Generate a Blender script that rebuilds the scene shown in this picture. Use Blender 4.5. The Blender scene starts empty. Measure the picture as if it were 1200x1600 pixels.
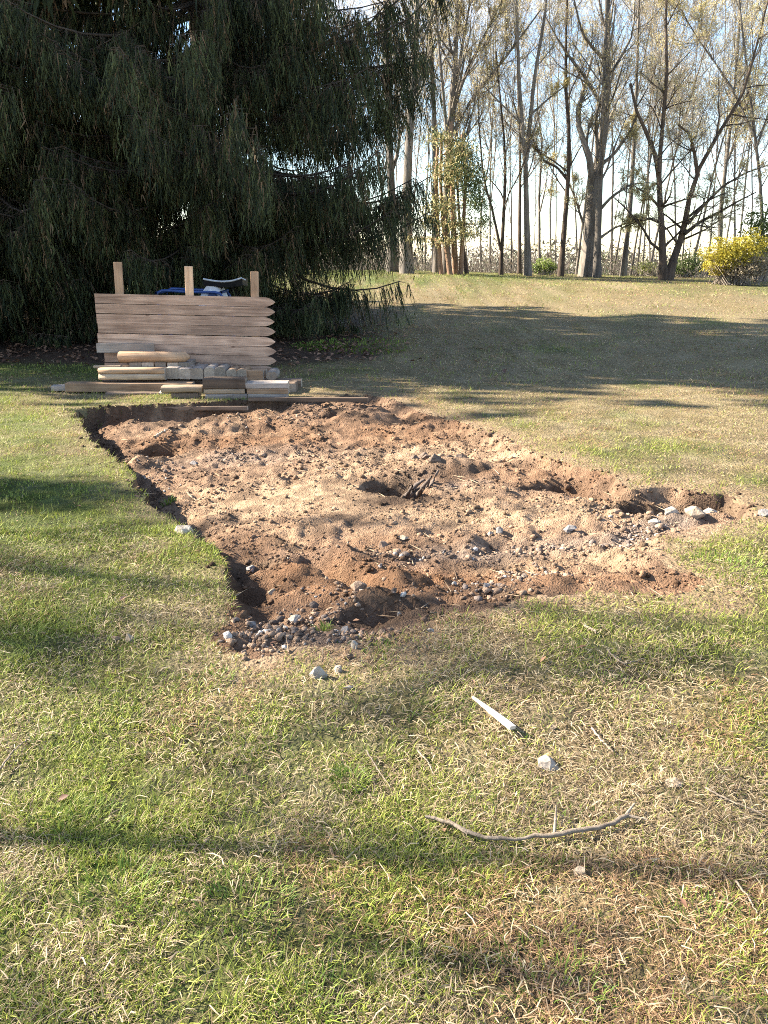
import bpy, bmesh, math, random
import numpy as np
from mathutils import Vector, Matrix

# ------------------------------------------------------------------ camera, sky, sun, exposure
scene = bpy.context.scene
C = scene.collection
R = math.radians
F, CX, CY = 1232.0, 600.0, 800.0            # focal length and centre in photo pixels
CAM_H, PITCH = 1.5, R(18.6)
cam_data = bpy.data.cameras.new('camera')
cam = bpy.data.objects.new('camera', cam_data)
C.objects.link(cam)
cam.location = (0, 0, CAM_H)
cam.rotation_euler = (math.pi/2 - PITCH, 0, 0)
cam_data.sensor_fit = 'VERTICAL'
cam_data.angle = 2*math.atan(800.0/F)
cam_data.clip_start, cam_data.clip_end = 0.05, 2000
scene.camera = cam
scene.cycles.use_denoising = False
scene.cycles.filter_width = 1.0
scene.render.resolution_x, scene.render.resolution_y = 768, 1024

SUN_EL, SUN_AZ = R(31), R(13)                 # from the left, slightly behind the trees
sdir = Vector((-math.cos(SUN_AZ)*math.cos(SUN_EL), math.sin(SUN_AZ)*math.cos(SUN_EL), math.sin(SUN_EL)))
world = bpy.data.worlds.new('World')
scene.world = world
world.use_nodes = True
wn, wl = world.node_tree.nodes, world.node_tree.links
bg = wn['Background']
sky = wn.new('ShaderNodeTexSky')
sky.sky_type = 'NISHITA'
sky.sun_disc = False
sky.sun_elevation = SUN_EL
sky.sun_rotation = math.atan2(sdir.x, sdir.y)
sky.air_density, sky.dust_density, sky.ozone_density = 1.0, 0.05, 2.3
tc = wn.new('ShaderNodeTexCoord')
mp = wn.new('ShaderNodeMapping'); mp.inputs['Scale'].default_value = (1.0, 1.0, 2.6)
cn = wn.new('ShaderNodeTexNoise'); cn.inputs['Scale'].default_value = 2.6; cn.inputs['Detail'].default_value = 7
cn.inputs['Roughness'].default_value = 0.55
cr = wn.new('ShaderNodeValToRGB')
cr.color_ramp.elements[0].position, cr.color_ramp.elements[1].position = 0.50, 0.72
cmix = wn.new('ShaderNodeMixRGB'); cmix.inputs['Color2'].default_value = (5.0, 5.2, 5.8, 1)
cfac = wn.new('ShaderNodeMath'); cfac.operation = 'MULTIPLY'; cfac.inputs[1].default_value = 0.85
wl.new(tc.outputs['Generated'], mp.inputs['Vector']); wl.new(mp.outputs['Vector'], cn.inputs['Vector'])
wl.new(cn.outputs['Fac'], cr.inputs['Fac']); wl.new(cr.outputs['Color'], cfac.inputs[0])
wl.new(cfac.outputs['Value'], cmix.inputs['Fac']); wl.new(sky.outputs['Color'], cmix.inputs['Color1'])
wl.new(cmix.outputs['Color'], bg.inputs['Color'])
bg.inputs['Strength'].default_value = 0.072
sun_data = bpy.data.lights.new('sun', 'SUN')
sun_data.energy, sun_data.angle, sun_data.color = 5.0, R(0.53), (1.0, 0.91, 0.76)
sun = bpy.data.objects.new('sun', sun_data)
C.objects.link(sun)
sun.rotation_euler = (-sdir).to_track_quat('-Z', 'Y').to_euler()
vs = scene.view_settings
vs.view_transform, vs.look, vs.gamma, vs.exposure = 'Standard', 'None', 1.0, 2.42
vs.use_curve_mapping = False

# ------------------------------------------------------------------ helpers
RNG = np.random.default_rng(7)
_tabs = [np.random.default_rng(100+i).random((256, 256)) for i in range(12)]
def vnoise(x, y, scale, seed=0):
    x = np.asarray(x, float)/scale + 37.3*seed; y = np.asarray(y, float)/scale + 91.7*seed
    ix, iy = np.floor(x).astype(int), np.floor(y).astype(int)
    fx, fy = x-ix, y-iy
    fx, fy = fx*fx*(3-2*fx), fy*fy*(3-2*fy)
    T = _tabs[seed % 12]
    a = T[ix & 255, iy & 255]; b = T[(ix+1) & 255, iy & 255]
    c = T[ix & 255, (iy+1) & 255]; d = T[(ix+1) & 255, (iy+1) & 255]
    return (a*(1-fx)+b*fx)*(1-fy) + (c*(1-fx)+d*fx)*fy      # 0..1
def fbm(x, y, scale, seed=0, octs=3):
    v, a, s = 0, 0.5, 0
    for o in range(octs):
        v = v + a*vnoise(x, y, scale/2**o, seed+o); s += a; a *= .5
    return v/s
def sst(a, b, x):
    t = np.clip((np.asarray(x, float)-a)/(b-a), 0, 1)
    return t*t*(3-2*t)
cp, sp = math.cos(PITCH), math.sin(PITCH)
def ray(px, py):
    a, b = (px-CX)/F, (CY-py)/F
    return a, cp + b*sp, -sp + b*cp
def at(px, py, z=0.0):                      # point where a photo pixel meets the level z
    dx, dy, dz = ray(px, py)
    t = (z-CAM_H)/dz
    return dx*t, dy*t
def wp(px, py, Y):                          # point where a photo pixel meets the upright plane y = Y
    dx, dy, dz = ray(px, py)
    t = Y/dy
    return np.array((dx*t, Y, CAM_H+dz*t))

def make_mesh(name, verts, tris=None, quads=None, mats=(), parent=None, col=None, smooth=False, matidx=None):
    verts = np.asarray(verts, np.float32).reshape(-1, 3)
    tris = np.zeros((0, 3), np.int32) if tris is None else np.asarray(tris, np.int32).reshape(-1, 3)
    quads = np.zeros((0, 4), np.int32) if quads is None else np.asarray(quads, np.int32).reshape(-1, 4)
    me = bpy.data.meshes.new(name)
    me.vertices.add(len(verts)); me.vertices.foreach_set('co', verts.ravel())
    nl = tris.size + quads.size
    me.loops.add(nl)
    me.loops.foreach_set('vertex_index', np.concatenate([tris.ravel(), quads.ravel()]).astype(np.int32))
    me.polygons.add(len(tris)+len(quads))
    st = np.concatenate([np.arange(len(tris))*3, tris.size + np.arange(len(quads))*4]).astype(np.int32)
    me.polygons.foreach_set('loop_start', st)
    if smooth: me.polygons.foreach_set('use_smooth', np.ones(len(st), bool))
    if matidx is not None: me.polygons.foreach_set('material_index', np.asarray(matidx, np.int32))
    me.update(calc_edges=True)
    if col is not None:
        col = np.asarray(col, np.float32)
        if col.shape[1] == 3: col = np.hstack([col, np.ones((len(col), 1), np.float32)])
        at_ = me.attributes.new('Col', 'FLOAT_COLOR', 'POINT')
        at_.data.foreach_set('color', col.ravel())
    for m in (mats if isinstance(mats, (list, tuple)) else [mats]): me.materials.append(m)
    o = bpy.data.objects.new(name, me)
    C.objects.link(o)
    if parent: o.parent = parent
    return o
def bm_obj(name, bm, mat, parent=None, smooth=False):
    me = bpy.data.meshes.new(name)
    bm.normal_update(); bm.to_mesh(me); bm.free()
    for m in (mat if isinstance(mat, (list, tuple)) else [mat]): me.materials.append(m)
    if smooth:
        for p in me.polygons: p.use_smooth = True
    o = bpy.data.objects.new(name, me)
    C.objects.link(o)
    if parent: o.parent = parent
    return o
def tag(o, label, cat, group=None):
    o['label'] = label; o['category'] = cat
    if group: o['group'] = group
    return o
def thing(name, label, cat, loc=(0, 0, 0), group=None, rotz=0):
    o = bpy.data.objects.new(name, None)
    C.objects.link(o)
    o.location = loc; o.rotation_euler = (0, 0, rotz); o.empty_display_size = .2
    return tag(o, label, cat, group)
def kind(o, k): o['kind'] = k; return o

# batches of tubes: pts (B,P,3), radii (B,P)
class Geo:
    def __init__(self): self.v, self.t, self.q, self.c, self.n = [], [], [], [], 0
    def add(self, v, t=None, q=None, c=None):
        v = np.asarray(v, np.float32).reshape(-1, 3)
        if t is not None: self.t.append(np.asarray(t).reshape(-1, 3)+self.n)
        if q is not None: self.q.append(np.asarray(q).reshape(-1, 4)+self.n)
        if c is not None: self.c.append(np.asarray(c, np.float32).reshape(-1, 3))
        self.v.append(v); self.n += len(v)
    def tubes(self, pts, rad, sides=5, col=None, rough=0):
        pts = np.asarray(pts, float); rad = np.asarray(rad, float)
        B, P, _ = pts.shape
        tan = np.gradient(pts, axis=1)
        tan /= np.linalg.norm(tan, axis=2, keepdims=True)+1e-9
        ref = np.where(np.abs(tan[..., 2:3]) > .85, np.array([1., 0, 0]), np.array([0, 0, 1.]))
        u = np.cross(tan, ref); u /= np.linalg.norm(u, axis=2, keepdims=True)+1e-9
        w = np.cross(tan, u)
        a = np.arange(sides)*2*math.pi/sides
        rr = rad[:, :, None, None]
        if rough: rr = rr*(1+rough*(RNG.random((B, P, sides, 1))-.5))
        ring = pts[:, :, None, :] + rr*(np.cos(a)[None, None, :, None]*u[:, :, None, :] + np.sin(a)[None, None, :, None]*w[:, :, None, :])
        idx = np.arange(B*P*sides).reshape(B, P, sides)
        i0, i1 = idx[:, :-1], idx[:, 1:]
        q = np.stack([i0, np.roll(i0, -1, 2), np.roll(i1, -1, 2), i1], -1)
        c = None
        if col is not None:
            c = np.broadcast_to(np.asarray(col, float)[..., None, None, :] if np.ndim(col) == 2 else col, (B, P, sides, 3))
        self.add(ring, q=q, c=c)
    def cones(self, p0, p1, r, sides=3, col=None):
        p0 = np.asarray(p0, float); p1 = np.asarray(p1, float); B = len(p0)
        t = p1-p0; t /= np.linalg.norm(t, axis=1, keepdims=True)+1e-9
        ref = np.where(np.abs(t[:, 2:3]) > .85, np.array([1., 0, 0]), np.array([0, 0, 1.]))
        u = np.cross(t, ref); u /= np.linalg.norm(u, axis=1, keepdims=True)+1e-9
        w = np.cross(t, u)
        a = np.arange(sides)*2*math.pi/sides
        ring = p0[:, None] + np.asarray(r).reshape(-1, 1, 1)*(np.cos(a)[None, :, None]*u[:, None]+np.sin(a)[None, :, None]*w[:, None])
        v = np.concatenate([ring, p1[:, None]], 1)
        k = sides+1
        base = np.arange(B)[:, None, None]*k
        t3 = np.array([[i, (i+1) % sides, sides] for i in range(sides)])[None]+base
        c = None
        if col is not None: c = np.broadcast_to(np.asarray(col, float).reshape(-1, 1, 3), (B, k, 3))
        self.add(v, t=t3, c=c)
    def build(self, name, mat, parent=None, smooth=False):
        return make_mesh(name, np.concatenate(self.v), np.concatenate(self.t) if self.t else None,
                         np.concatenate(self.q) if self.q else None, mat, parent,
                         np.concatenate(self.c) if self.c else None, smooth)

# ------------------------------------------------------------------ materials
def nodemat(name, rough=.9, spec=.2):
    m = bpy.data.materials.new(name); m.use_nodes = True
    n, l = m.node_tree.nodes, m.node_tree.links
    b = n['Principled BSDF']; b.inputs['Roughness'].default_value = rough
    b.inputs['Specular IOR Level'].default_value = spec
    return m, n, l, b
def ramp(n, stops):
    r = n.new('ShaderNodeValToRGB')
    el = r.color_ramp.elements
    while len(el) < len(stops): el.new(.5)
    for e, (p, c) in zip(el, stops): e.position = p; e.color = (*c, 1)
    return r
def leafy(name, trans=.35, rough=.6):
    m, n, l, b = nodemat(name, rough, .25)
    a = n.new('ShaderNodeAttribute'); a.attribute_name = 'Col'
    l.new(a.outputs['Color'], b.inputs['Base Color'])
    tr = n.new('ShaderNodeBsdfTranslucent'); l.new(a.outputs['Color'], tr.inputs['Color'])
    mx = n.new('ShaderNodeMixShader'); mx.inputs['Fac'].default_value = trans
    l.new(b.outputs[0], mx.inputs[1]); l.new(tr.outputs[0], mx.inputs[2])
    l.new(mx.outputs[0], n['Material Output'].inputs['Surface'])
    return m
M_GRASS = leafy('grass_blades', .3)
M_NEEDLE = leafy('spruce_needles', .25, .7)
M_BUD = leafy('spring_buds', .35)
M_LEAF = leafy('dry_leaves', .15)
def soilmat(name, bump=.5, s1=26, s2=110):
    m, n, l, b = nodemat(name, .95, .1)
    a = n.new('ShaderNodeAttribute'); a.attribute_name = 'Col'
    t = n.new('ShaderNodeTexCoord')
    n1 = n.new('ShaderNodeTexNoise'); n1.inputs['Scale'].default_value = s1; n1.inputs['Detail'].default_value = 8
    n2 = n.new('ShaderNodeTexNoise'); n2.inputs['Scale'].default_value = s2; n2.inputs['Detail'].default_value = 4
    r = ramp(n, [(.25, (.62, .58, .55)), (.55, (1, 1, 1)), (.8, (1.3, 1.28, 1.25))])
    mix = n.new('ShaderNodeMixRGB'); mix.blend_type = 'MULTIPLY'; mix.inputs['Fac'].default_value = .8
    l.new(t.outputs['Object'], n1.inputs['Vector']); l.new(t.outputs['Object'], n2.inputs['Vector'])
    l.new(n1.outputs['Fac'], r.inputs['Fac'])
    l.new(a.outputs['Color'], mix.inputs['Color1']); l.new(r.outputs['Color'], mix.inputs['Color2'])
    l.new(mix.outputs['Color'], b.inputs['Base Color'])
    ad = n.new('ShaderNodeMath'); ad.operation = 'ADD'
    l.new(n1.outputs['Fac'], ad.inputs[0]); l.new(n2.outputs['Fac'], ad.inputs[1])
    bu = n.new('ShaderNodeBump'); bu.inputs['Strength'].default_value = bump; bu.inputs['Distance'].default_value = .03
    l.new(ad.outputs[0], bu.inputs['Height']); l.new(bu.outputs['Normal'], b.inputs['Normal'])
    return m
M_SOIL = soilmat('bare_soil', .9)
M_TURF = soilmat('turf_soil', .7, 14, 60)
M_CLOD = soilmat('soil_clod', .5, 60, 200)
def bark(name, c1, c2, scale=9, zs=.22, bump=.8):
    m, n, l, b = nodemat(name, .9, .15)
    t = n.new('ShaderNodeTexCoord'); mp = n.new('ShaderNodeMapping'); mp.inputs['Scale'].default_value = (1, 1, zs)
    oi = n.new('ShaderNodeObjectInfo')
    n1 = n.new('ShaderNodeTexNoise'); n1.inputs['Scale'].default_value = scale; n1.inputs['Detail'].default_value = 8
    n1.inputs['Roughness'].default_value = .7
    r = ramp(n, [(.3, c1), (.7, c2)])
    l.new(t.outputs['Object'], mp.inputs['Vector']); l.new(mp.outputs['Vector'], n1.inputs['Vector'])
    l.new(n1.outputs['Fac'], r.inputs['Fac'])
    hs = n.new('ShaderNodeHueSaturation')
    mr = n.new('ShaderNodeMapRange'); mr.inputs['To Min'].default_value = .75; mr.inputs['To Max'].default_value = 1.25
    l.new(oi.outputs['Random'], mr.inputs['Value']); l.new(mr.outputs[0], hs.inputs['Value'])
    l.new(r.outputs['Color'], hs.inputs['Color']); l.new(hs.outputs['Color'], b.inputs['Base Color'])
    bu = n.new('ShaderNodeBump'); bu.inputs['Strength'].default_value = bump; bu.inputs['Distance'].default_value = .05
    l.new(n1.outputs['Fac'], bu.inputs['Height']); l.new(bu.outputs['Normal'], b.inputs['Normal'])
    return m
M_BARK = bark('grey_brown_bark', (.055, .047, .041), (.25, .215, .18), 6)
M_BARKD = bark('dark_bark', (.035, .026, .02), (.12, .088, .066))
M_BARKS = bark('spruce_bark', (.05, .038, .03), (.14, .11, .085))
M_CEDARB = bark('cedar_bark', (.12, .07, .045), (.33, .21, .14), 14, .1)
M_TWIG = bark('twig_bark', (.18, .15, .12), (.36, .30, .24), 3)
M_ROOT = bark('root_bark', (.06, .045, .038), (.22, .175, .145), 30, 1, .6)
M_STICK = bark('stick_bark', (.13, .10, .075), (.36, .29, .22), 30, 1, .4)
def wood(name, dark, light, axis=0, knots=True, grain=34):
    m, n, l, b = nodemat(name, .8, .2)
    t = n.new('ShaderNodeTexCoord'); oi = n.new('ShaderNodeObjectInfo')
    ofs = n.new('ShaderNodeVectorMath'); ofs.operation = 'MULTIPLY_ADD'
    ofs.inputs[1].default_value = (7, 11, 13)
    l.new(oi.outputs['Random'], ofs.inputs[0]); l.new(t.outputs['Object'], ofs.inputs[2])
    mp = n.new('ShaderNodeMapping'); s = [1, 1, 1]; s[axis] = .06; mp.inputs['Scale'].default_value = s
    l.new(ofs.outputs[0], mp.inputs['Vector'])
    n1 = n.new('ShaderNodeTexNoise'); n1.inputs['Scale'].default_value = grain; n1.inputs['Detail'].default_value = 7
    n1.inputs['Roughness'].default_value = .65; n1.inputs['Distortion'].default_value = .6
    l.new(mp.outputs[0], n1.inputs['Vector'])
    r = ramp(n, [(.28, dark), (.5, tuple(.5*(a+c) for a, c in zip(dark, light))), (.72, light)])
    l.new(n1.outputs['Fac'], r.inputs['Fac'])
    n2 = n.new('ShaderNodeTexNoise'); n2.inputs['Scale'].default_value = 3.2; n2.inputs['Detail'].default_value = 3
    l.new(ofs.outputs[0], n2.inputs['Vector'])
    r2 = ramp(n, [(.3, (.62, .6, .6)), (.62, (1.1, 1.1, 1.1))])
    l.new(n2.outputs['Fac'], r2.inputs['Fac'])
    mx = n.new('ShaderNodeMixRGB'); mx.blend_type = 'MULTIPLY'; mx.inputs['Fac'].default_value = .75
    l.new(r.outputs['Color'], mx.inputs['Color1']); l.new(r2.outputs['Color'], mx.inputs['Color2'])
    last = mx.outputs['Color']
    if knots:
        vo = n.new('ShaderNodeTexVoronoi'); vo.inputs['Scale'].default_value = 4.5
        mp2 = n.new('ShaderNodeMapping'); s = [1.6, 1.6, 1.6]; s[axis] = .75; mp2.inputs['Scale'].default_value = s
        l.new(ofs.outputs[0], mp2.inputs['Vector']); l.new(mp2.outputs[0], vo.inputs['Vector'])
        rk = ramp(n, [(.05, (.38, .32, .30)), (.11, (1, 1, 1))])
        l.new(vo.outputs['Distance'], rk.inputs['Fac'])
        m3 = n.new('ShaderNodeMixRGB'); m3.blend_type = 'MULTIPLY'; m3.inputs['Fac'].default_value = .8
        l.new(last, m3.inputs['Color1']); l.new(rk.outputs['Color'], m3.inputs['Color2']); last = m3.outputs['Color']
    hs = n.new('ShaderNodeHueSaturation')
    mr = n.new('ShaderNodeMapRange'); mr.inputs['To Min'].default_value = .66; mr.inputs['To Max'].default_value = 1.2
    l.new(oi.outputs['Random'], mr.inputs['Value']); l.new(mr.outputs[0], hs.inputs['Value'])
    l.new(last, hs.inputs['Color']); l.new(hs.outputs['Color'], b.inputs['Base Color'])
    bu = n.new('ShaderNodeBump'); bu.inputs['Strength'].default_value = .35; bu.inputs['Distance'].default_value = .01
    l.new(n1.outputs['Fac'], bu.inputs['Height']); l.new(bu.outputs['Normal'], b.inputs['Normal'])
    return m
M_PICKET = wood('picket_wood', (.25, .148, .10), (.72, .485, .345))
M_RAIL = wood('rail_wood', (.42, .25, .145), (.70, .46, .29), 2, False)
M_TIMBER = wood('timber_wood', (.24, .145, .085), (.48, .325, .205), 0, False)
M_TIMBERG = wood('weathered_timber', (.21, .172, .145), (.43, .365, .31), 0, False)
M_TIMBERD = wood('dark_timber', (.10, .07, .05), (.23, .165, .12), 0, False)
M_TIMBERY = wood('pale_timber', (.30, .215, .14), (.50, .385, .27), 0, False)
M_ENDG = wood('end_grain', (.22, .175, .135), (.46, .385, .305), 0, False, 60)
def rockmat(name, c1, c2, sc=18):
    m, n, l, b = nodemat(name, .85, .3)
    t = n.new('ShaderNodeTexCoord')
    n1 = n.new('ShaderNodeTexNoise'); n1.inputs['Scale'].default_value = sc; n1.inputs['Detail'].default_value = 9; n1.inputs['Roughness'].default_value = .68
    l.new(t.outputs['Object'], n1.inputs['Vector'])
    r = ramp(n, [(.3, c1), (.68, c2)]); l.new(n1.outputs['Fac'], r.inputs['Fac'])
    l.new(r.outputs['Color'], b.inputs['Base Color'])
    bu = n.new('ShaderNodeBump'); bu.inputs['Strength'].default_value = .7; bu.inputs['Distance'].default_value = .02
    l.new(n1.outputs['Fac'], bu.inputs['Height']); l.new(bu.outputs['Normal'], b.inputs['Normal'])
    return m
M_RKW = rockmat('white_stone', (.20, .16, .125), (.50, .44, .37), 24)
M_RKG = rockmat('grey_stone', (.12, .108, .102), (.29, .265, .25), 24)
M_RKB = rockmat('brown_stone', (.14, .09, .06), (.34, .24, .17), 24)
M_CLODD = rockmat('dark_clod', (.06, .042, .032), (.20, .145, .11), 40)
M_RKT = rockmat('tan_stone', (.20, .15, .105), (.42, .33, .24), 24)
def plain(name, c, rough=.5, spec=.4):
    m, n, l, b = nodemat(name, rough, spec)
    t = n.new('ShaderNodeTexCoord'); n1 = n.new('ShaderNodeTexNoise'); n1.inputs['Scale'].default_value = 16; n1.inputs['Detail'].default_value = 5
    l.new(t.outputs['Object'], n1.inputs['Vector'])
    r = ramp(n, [(.35, tuple(.72*x for x in c)), (.65, c)]); l.new(n1.outputs['Fac'], r.inputs['Fac']); l.new(r.outputs['Color'], b.inputs['Base Color'])
    return m

# ------------------------------------------------------------------ terrain
# outline of the dug-out patch in the lawn: photo pixel, width of the sloping edge (m)
PIT = [(108, 634, .05), (150, 684, .04), (176, 712, .04), (198, 736, .04), (236, 780, .04), (266, 806, .04), (302, 838, .05),
       (346, 862, .05), (356, 892, .07), (346, 928, .2), (334, 962, .3), (324, 992, .3), (338, 1022, .3), (400, 1026, .35), (470, 1004, .3),
       (540, 1010, .25), (600, 990, .25), (660, 968, .3), (720, 952, .3), (790, 950, .3), (860, 938, .35), (930, 930, .4), (1020, 936, .4),
       (1100, 932, .4), (1110, 910, .4), (1030, 884, .35), (1010, 862, .3), (1060, 842, .2), (1110, 826, .15), (1168, 806, .08), (1176, 792, .05),
       (1140, 772, .05), (1060, 766, .05), (990, 764, .06), (946, 742, .08), (900, 728, .06), (866, 716, .08), (800, 690, .15), (730, 662, .2),
       (660, 642, .2), (606, 626, .12), (574, 618, .05), (450, 622, .05), (300, 630, .05)]
PV = np.array([at(a, b) for a, b, c in PIT]); PW = np.array([c for a, b, c in PIT])
def pit_sd(x, y):
    x, y = np.asarray(x, float).ravel(), np.asarray(y, float).ravel()
    best = np.full(len(x), 1e9); wid = np.zeros(len(x)); inside = np.zeros(len(x), bool)
    n = len(PV)
    for i in range(n):
        a, b = PV[i], PV[(i+1) % n]
        d = b-a
        t = np.clip(((x-a[0])*d[0]+(y-a[1])*d[1])/(d@d), 0, 1)
        dist = np.hypot(x-a[0]-t*d[0], y-a[1]-t*d[1])
        m = dist < best
        best = np.where(m, dist, best); wid = np.where(m, PW[i]*(1-t)+PW[(i+1) % n]*t, wid)
        c = ((a[1] > y) != (b[1] > y)) & (x < (b[0]-a[0])*(y-a[1])/((b[1]-a[1]) if b[1] != a[1] else 1e-9)+a[0])
        inside ^= c
    return np.where(inside, best, -best), wid
def seg_d(x, y, pts):
    d = np.full(np.shape(x), 1e9)
    for a, b in zip(pts[:-1], pts[1:]):
        a, b = np.array(a), np.array(b); e = b-a
        t = np.clip(((x-a[0])*e[0]+(y-a[1])*e[1])/(e@e), 0, 1)
        d = np.minimum(d, np.hypot(x-a[0]-t*e[0], y-a[1]-t*e[1]))
    return d
def P(*pix): return [at(a, b) for a, b in pix]
BUMPS = [  # photo pixel, radius x, radius y, height
    (614, 731, .24, .19, -.36), (642, 744, .20, .11, -.24), (694, 714, .36, .2, .12), (640, 704, .3, .07, .04), (872, 742, .24, .13, -.17), (912, 752, .16, .12, -.12),
    (1040, 780, .50, .12, -.14), (1130, 786, .18, .12, -.14), (248, 668, .20, .17, -.24), (200, 690, .22, .3, .09), (215, 690, .1, .2, .05),
    (440, 872, .32, .13, .07), (540, 846, .20, .10, .06), (650, 885, .28, .12, .06), (500, 905, .28, .12, .05), (600, 942, .18, .07, -.08),
    (590, 930, .16, .05, .07), (385, 900, .12, .12, -.03), (730, 825, .10, .10, .06), (560, 640, .3, .25, .05), (520, 640, .14, .10, -.07),
    (380, 650, .5, .12, -.06), (860, 830, .6, .09, -.035), (420, 985, .35, .1, .03), (800, 905, .5, .12, .04), (1090, 800, .3, .12, .05), (450, 1085, .09, .05, -.05),
    (560, 755, .5, .3, .02), (900, 800, .6, .3, .03)]
BW = [(*at(a, b), rx, ry, h) for a, b, rx, ry, h in BUMPS]
GULLY = P((486, 846), (520, 866), (565, 888), (606, 914))
def ground0(x, y):
    z = (.60-.022*np.clip(x, 0, 30))*sst(8.5, 31, y) - 9.0*sst(33, 95, y)
    z = z + .05*(fbm(x, y, 2.6, 1, 2)-.5)*sst(.5, 3, y) + .022*(fbm(x, y, .4, 3, 2)-.5)
    return z
def terrain(x, y, full=False):
    x, y = np.asarray(x, float), np.asarray(y, float)
    shp = x.shape
    z = ground0(x, y)
    near = (x > -3.6) & (x < 4.4) & (y > 2.0) & (y < 9.4)
    sdv = np.full(shp, -9.0)
    if near.any():
        xn, yn = x[near], y[near]
        sd, w = pit_sd(xn, yn)
        sd = sd + (.12-.03*(w < .06))*(fbm(xn, yn, .34, 5, 3)-.5) + .22*(fbm(xn, yn, .5, 6, 3)-.5)*sst(.05, .2, w) + .09*(fbm(xn, yn, .10, 4, 2)-.5)
        dep = .225 - .05*np.clip(xn+1.9, 0, 3.0) - .10*(1-sst(2.9, 3.9, yn)) - .12*sst(6.6, 7.8, yn)*sst(-3.2, -2.4, xn)
        dep = np.clip(dep, .06, .3)
        prof = sst(0, 1, sd/w)
        zz = -dep*prof
        soft = sst(-.02, .12, sd)
        bz = np.zeros(len(xn))
        for bx, by, rx, ry, h in BW:
            q_ = ((xn-bx)/rx)**2+((yn-by)/ry)**2
            bz += h*(np.exp(-q_*1.3) if h > 0 else np.exp(-(q_*1.25)**3.5))
        bz += -.085*np.exp(-((sd-.13)/.10)**2)*sst(-.9, -1.2, xn)*sst(3.8, 4.3, yn)*(.75+.6*vnoise(xn, yn, .5, 3))
        g = seg_d(xn, yn, GULLY)
        bz += -.13*np.exp(-(g/.05)**2) + .045*np.exp(-((g-.14)/.1)**2)
        rough = (.045*(fbm(xn, yn, .30, 2, 3)-.5) + .035*(vnoise(xn, yn, .11, 8)-.5) + .04*(vnoise(xn, yn, .055, 9)-.5))
        sandy = sst(.3, .8, np.exp(-(((xn-at(500, 745)[0])/.8)**2+((yn-at(500, 745)[1])/.55)**2)))
        zz += soft*(bz + rough*(1-.75*sandy))
        z[near] += zz; sdv[near] = sd
    return (z, sdv) if full else z
def tz(x, y): return float(terrain(np.array([x]), np.array([y]))[0])

def axis(fine0, fine1, step, lo, hi, g=1.16):
    a = list(np.arange(fine0, fine1+1e-6, step)); s = step; v = a[-1]
    while v < hi: s = min(s*g, 6); v += s; a.append(v)
    s = step; v = a[0]; b = []
    while v > lo: s = min(s*g, 6); v -= s; b.append(v)
    return np.array(b[::-1]+a)
gx = axis(-2.75, 2.75, .0225, -130, 130, 1.22); gy = axis(2.35, 8.3, .025, -14, 170, 1.18)
X, Y = np.meshgrid(gx, gy)
Z, SD = terrain(X, Y, True)
nx, ny = len(gx), len(gy)

# lawn colour under the blades, and soil colour, both with some painted shade
def patch(x, y):   # 0 straw .. 1 green
    p = .6*fbm(x, y, 1.1, 4, 3)+.4*fbm(x, y*1.0, .35, 6, 2)
    p = p + .10*sst(-.3, -1.6, x/np.maximum(y, 1)*3)
    p = p + .08*np.exp(-((y-2.4)/.8)**2) - .07*sst(2.0, 1.2, y)
    p = p - .12*sst(5.5, 9, y)*sst(-1, 1, x) - .05*sst(3, 6, y) + .22*sst(20, 26, y) - .10*sst(2.2, 1.4, y)*sst(-.9, 0, x) - .08*sst(1.7, 1.2, y) + .09*sst(.2, -.9, x)*sst(6.5, 5, y) + .16*(fbm(x, y, 2.2, 7, 2)-.5)*sst(6, 10, y)
    return np.clip((p-.40)/.32, 0, 1)
LITTER_C = at(300, 520)
def litter(x, y):  # bare, leaf-strewn floor under the spruces
    d = y - (10.2+.10*np.abs(x+3.0)+.9*(fbm(x, y, .9, 7, 2)-.5))
    return sst(0, .6, d)*sst(.35, -.5, x-.02*(y-10)+.9*(fbm(x, y, .7, 2, 2)-.5))*sst(19, 16, y)
straw = np.array((.30, .235, .13)); greenb = np.array((.10, .12, .035)); litc = np.array((.10, .065, .045))
pt = patch(X, Y)[..., None]
lc = straw*(1-pt)*.8 + greenb*pt*1.1 + (fbm(X, Y, .12, 2, 2)-.5)[..., None]*.06
lt = litter(X, Y)[..., None]
lc = lc*(1-lt)+litc*lt
lc = np.clip(lc*(.25+.5*fbm(X, Y, .2, 9, 2)[..., None]+.25*sst(3, 9, Y)[..., None]), .01, 1)  # turf darkened, most near the camera, as shade in gaps between blades
worn = (sst(-.45, -.02, SD)*(.25+.9*fbm(X, Y, .3, 4, 3)))[..., None]*np.where(X < -.8+.1*Y, .35, 1.0)[..., None]
worn = np.clip(worn, 0, 1)
lc = lc*(1-worn)+np.array((.25, .17, .11))*worn
SOILS = dict(dark=(.075, .05, .035), red=(.195, .108, .06), tan=(.43, .30, .19), pink=(.25, .16, .105), grey=(.215, .18, .155))  # dark is topsoil, and also paints shade into holes and crevices
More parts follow.
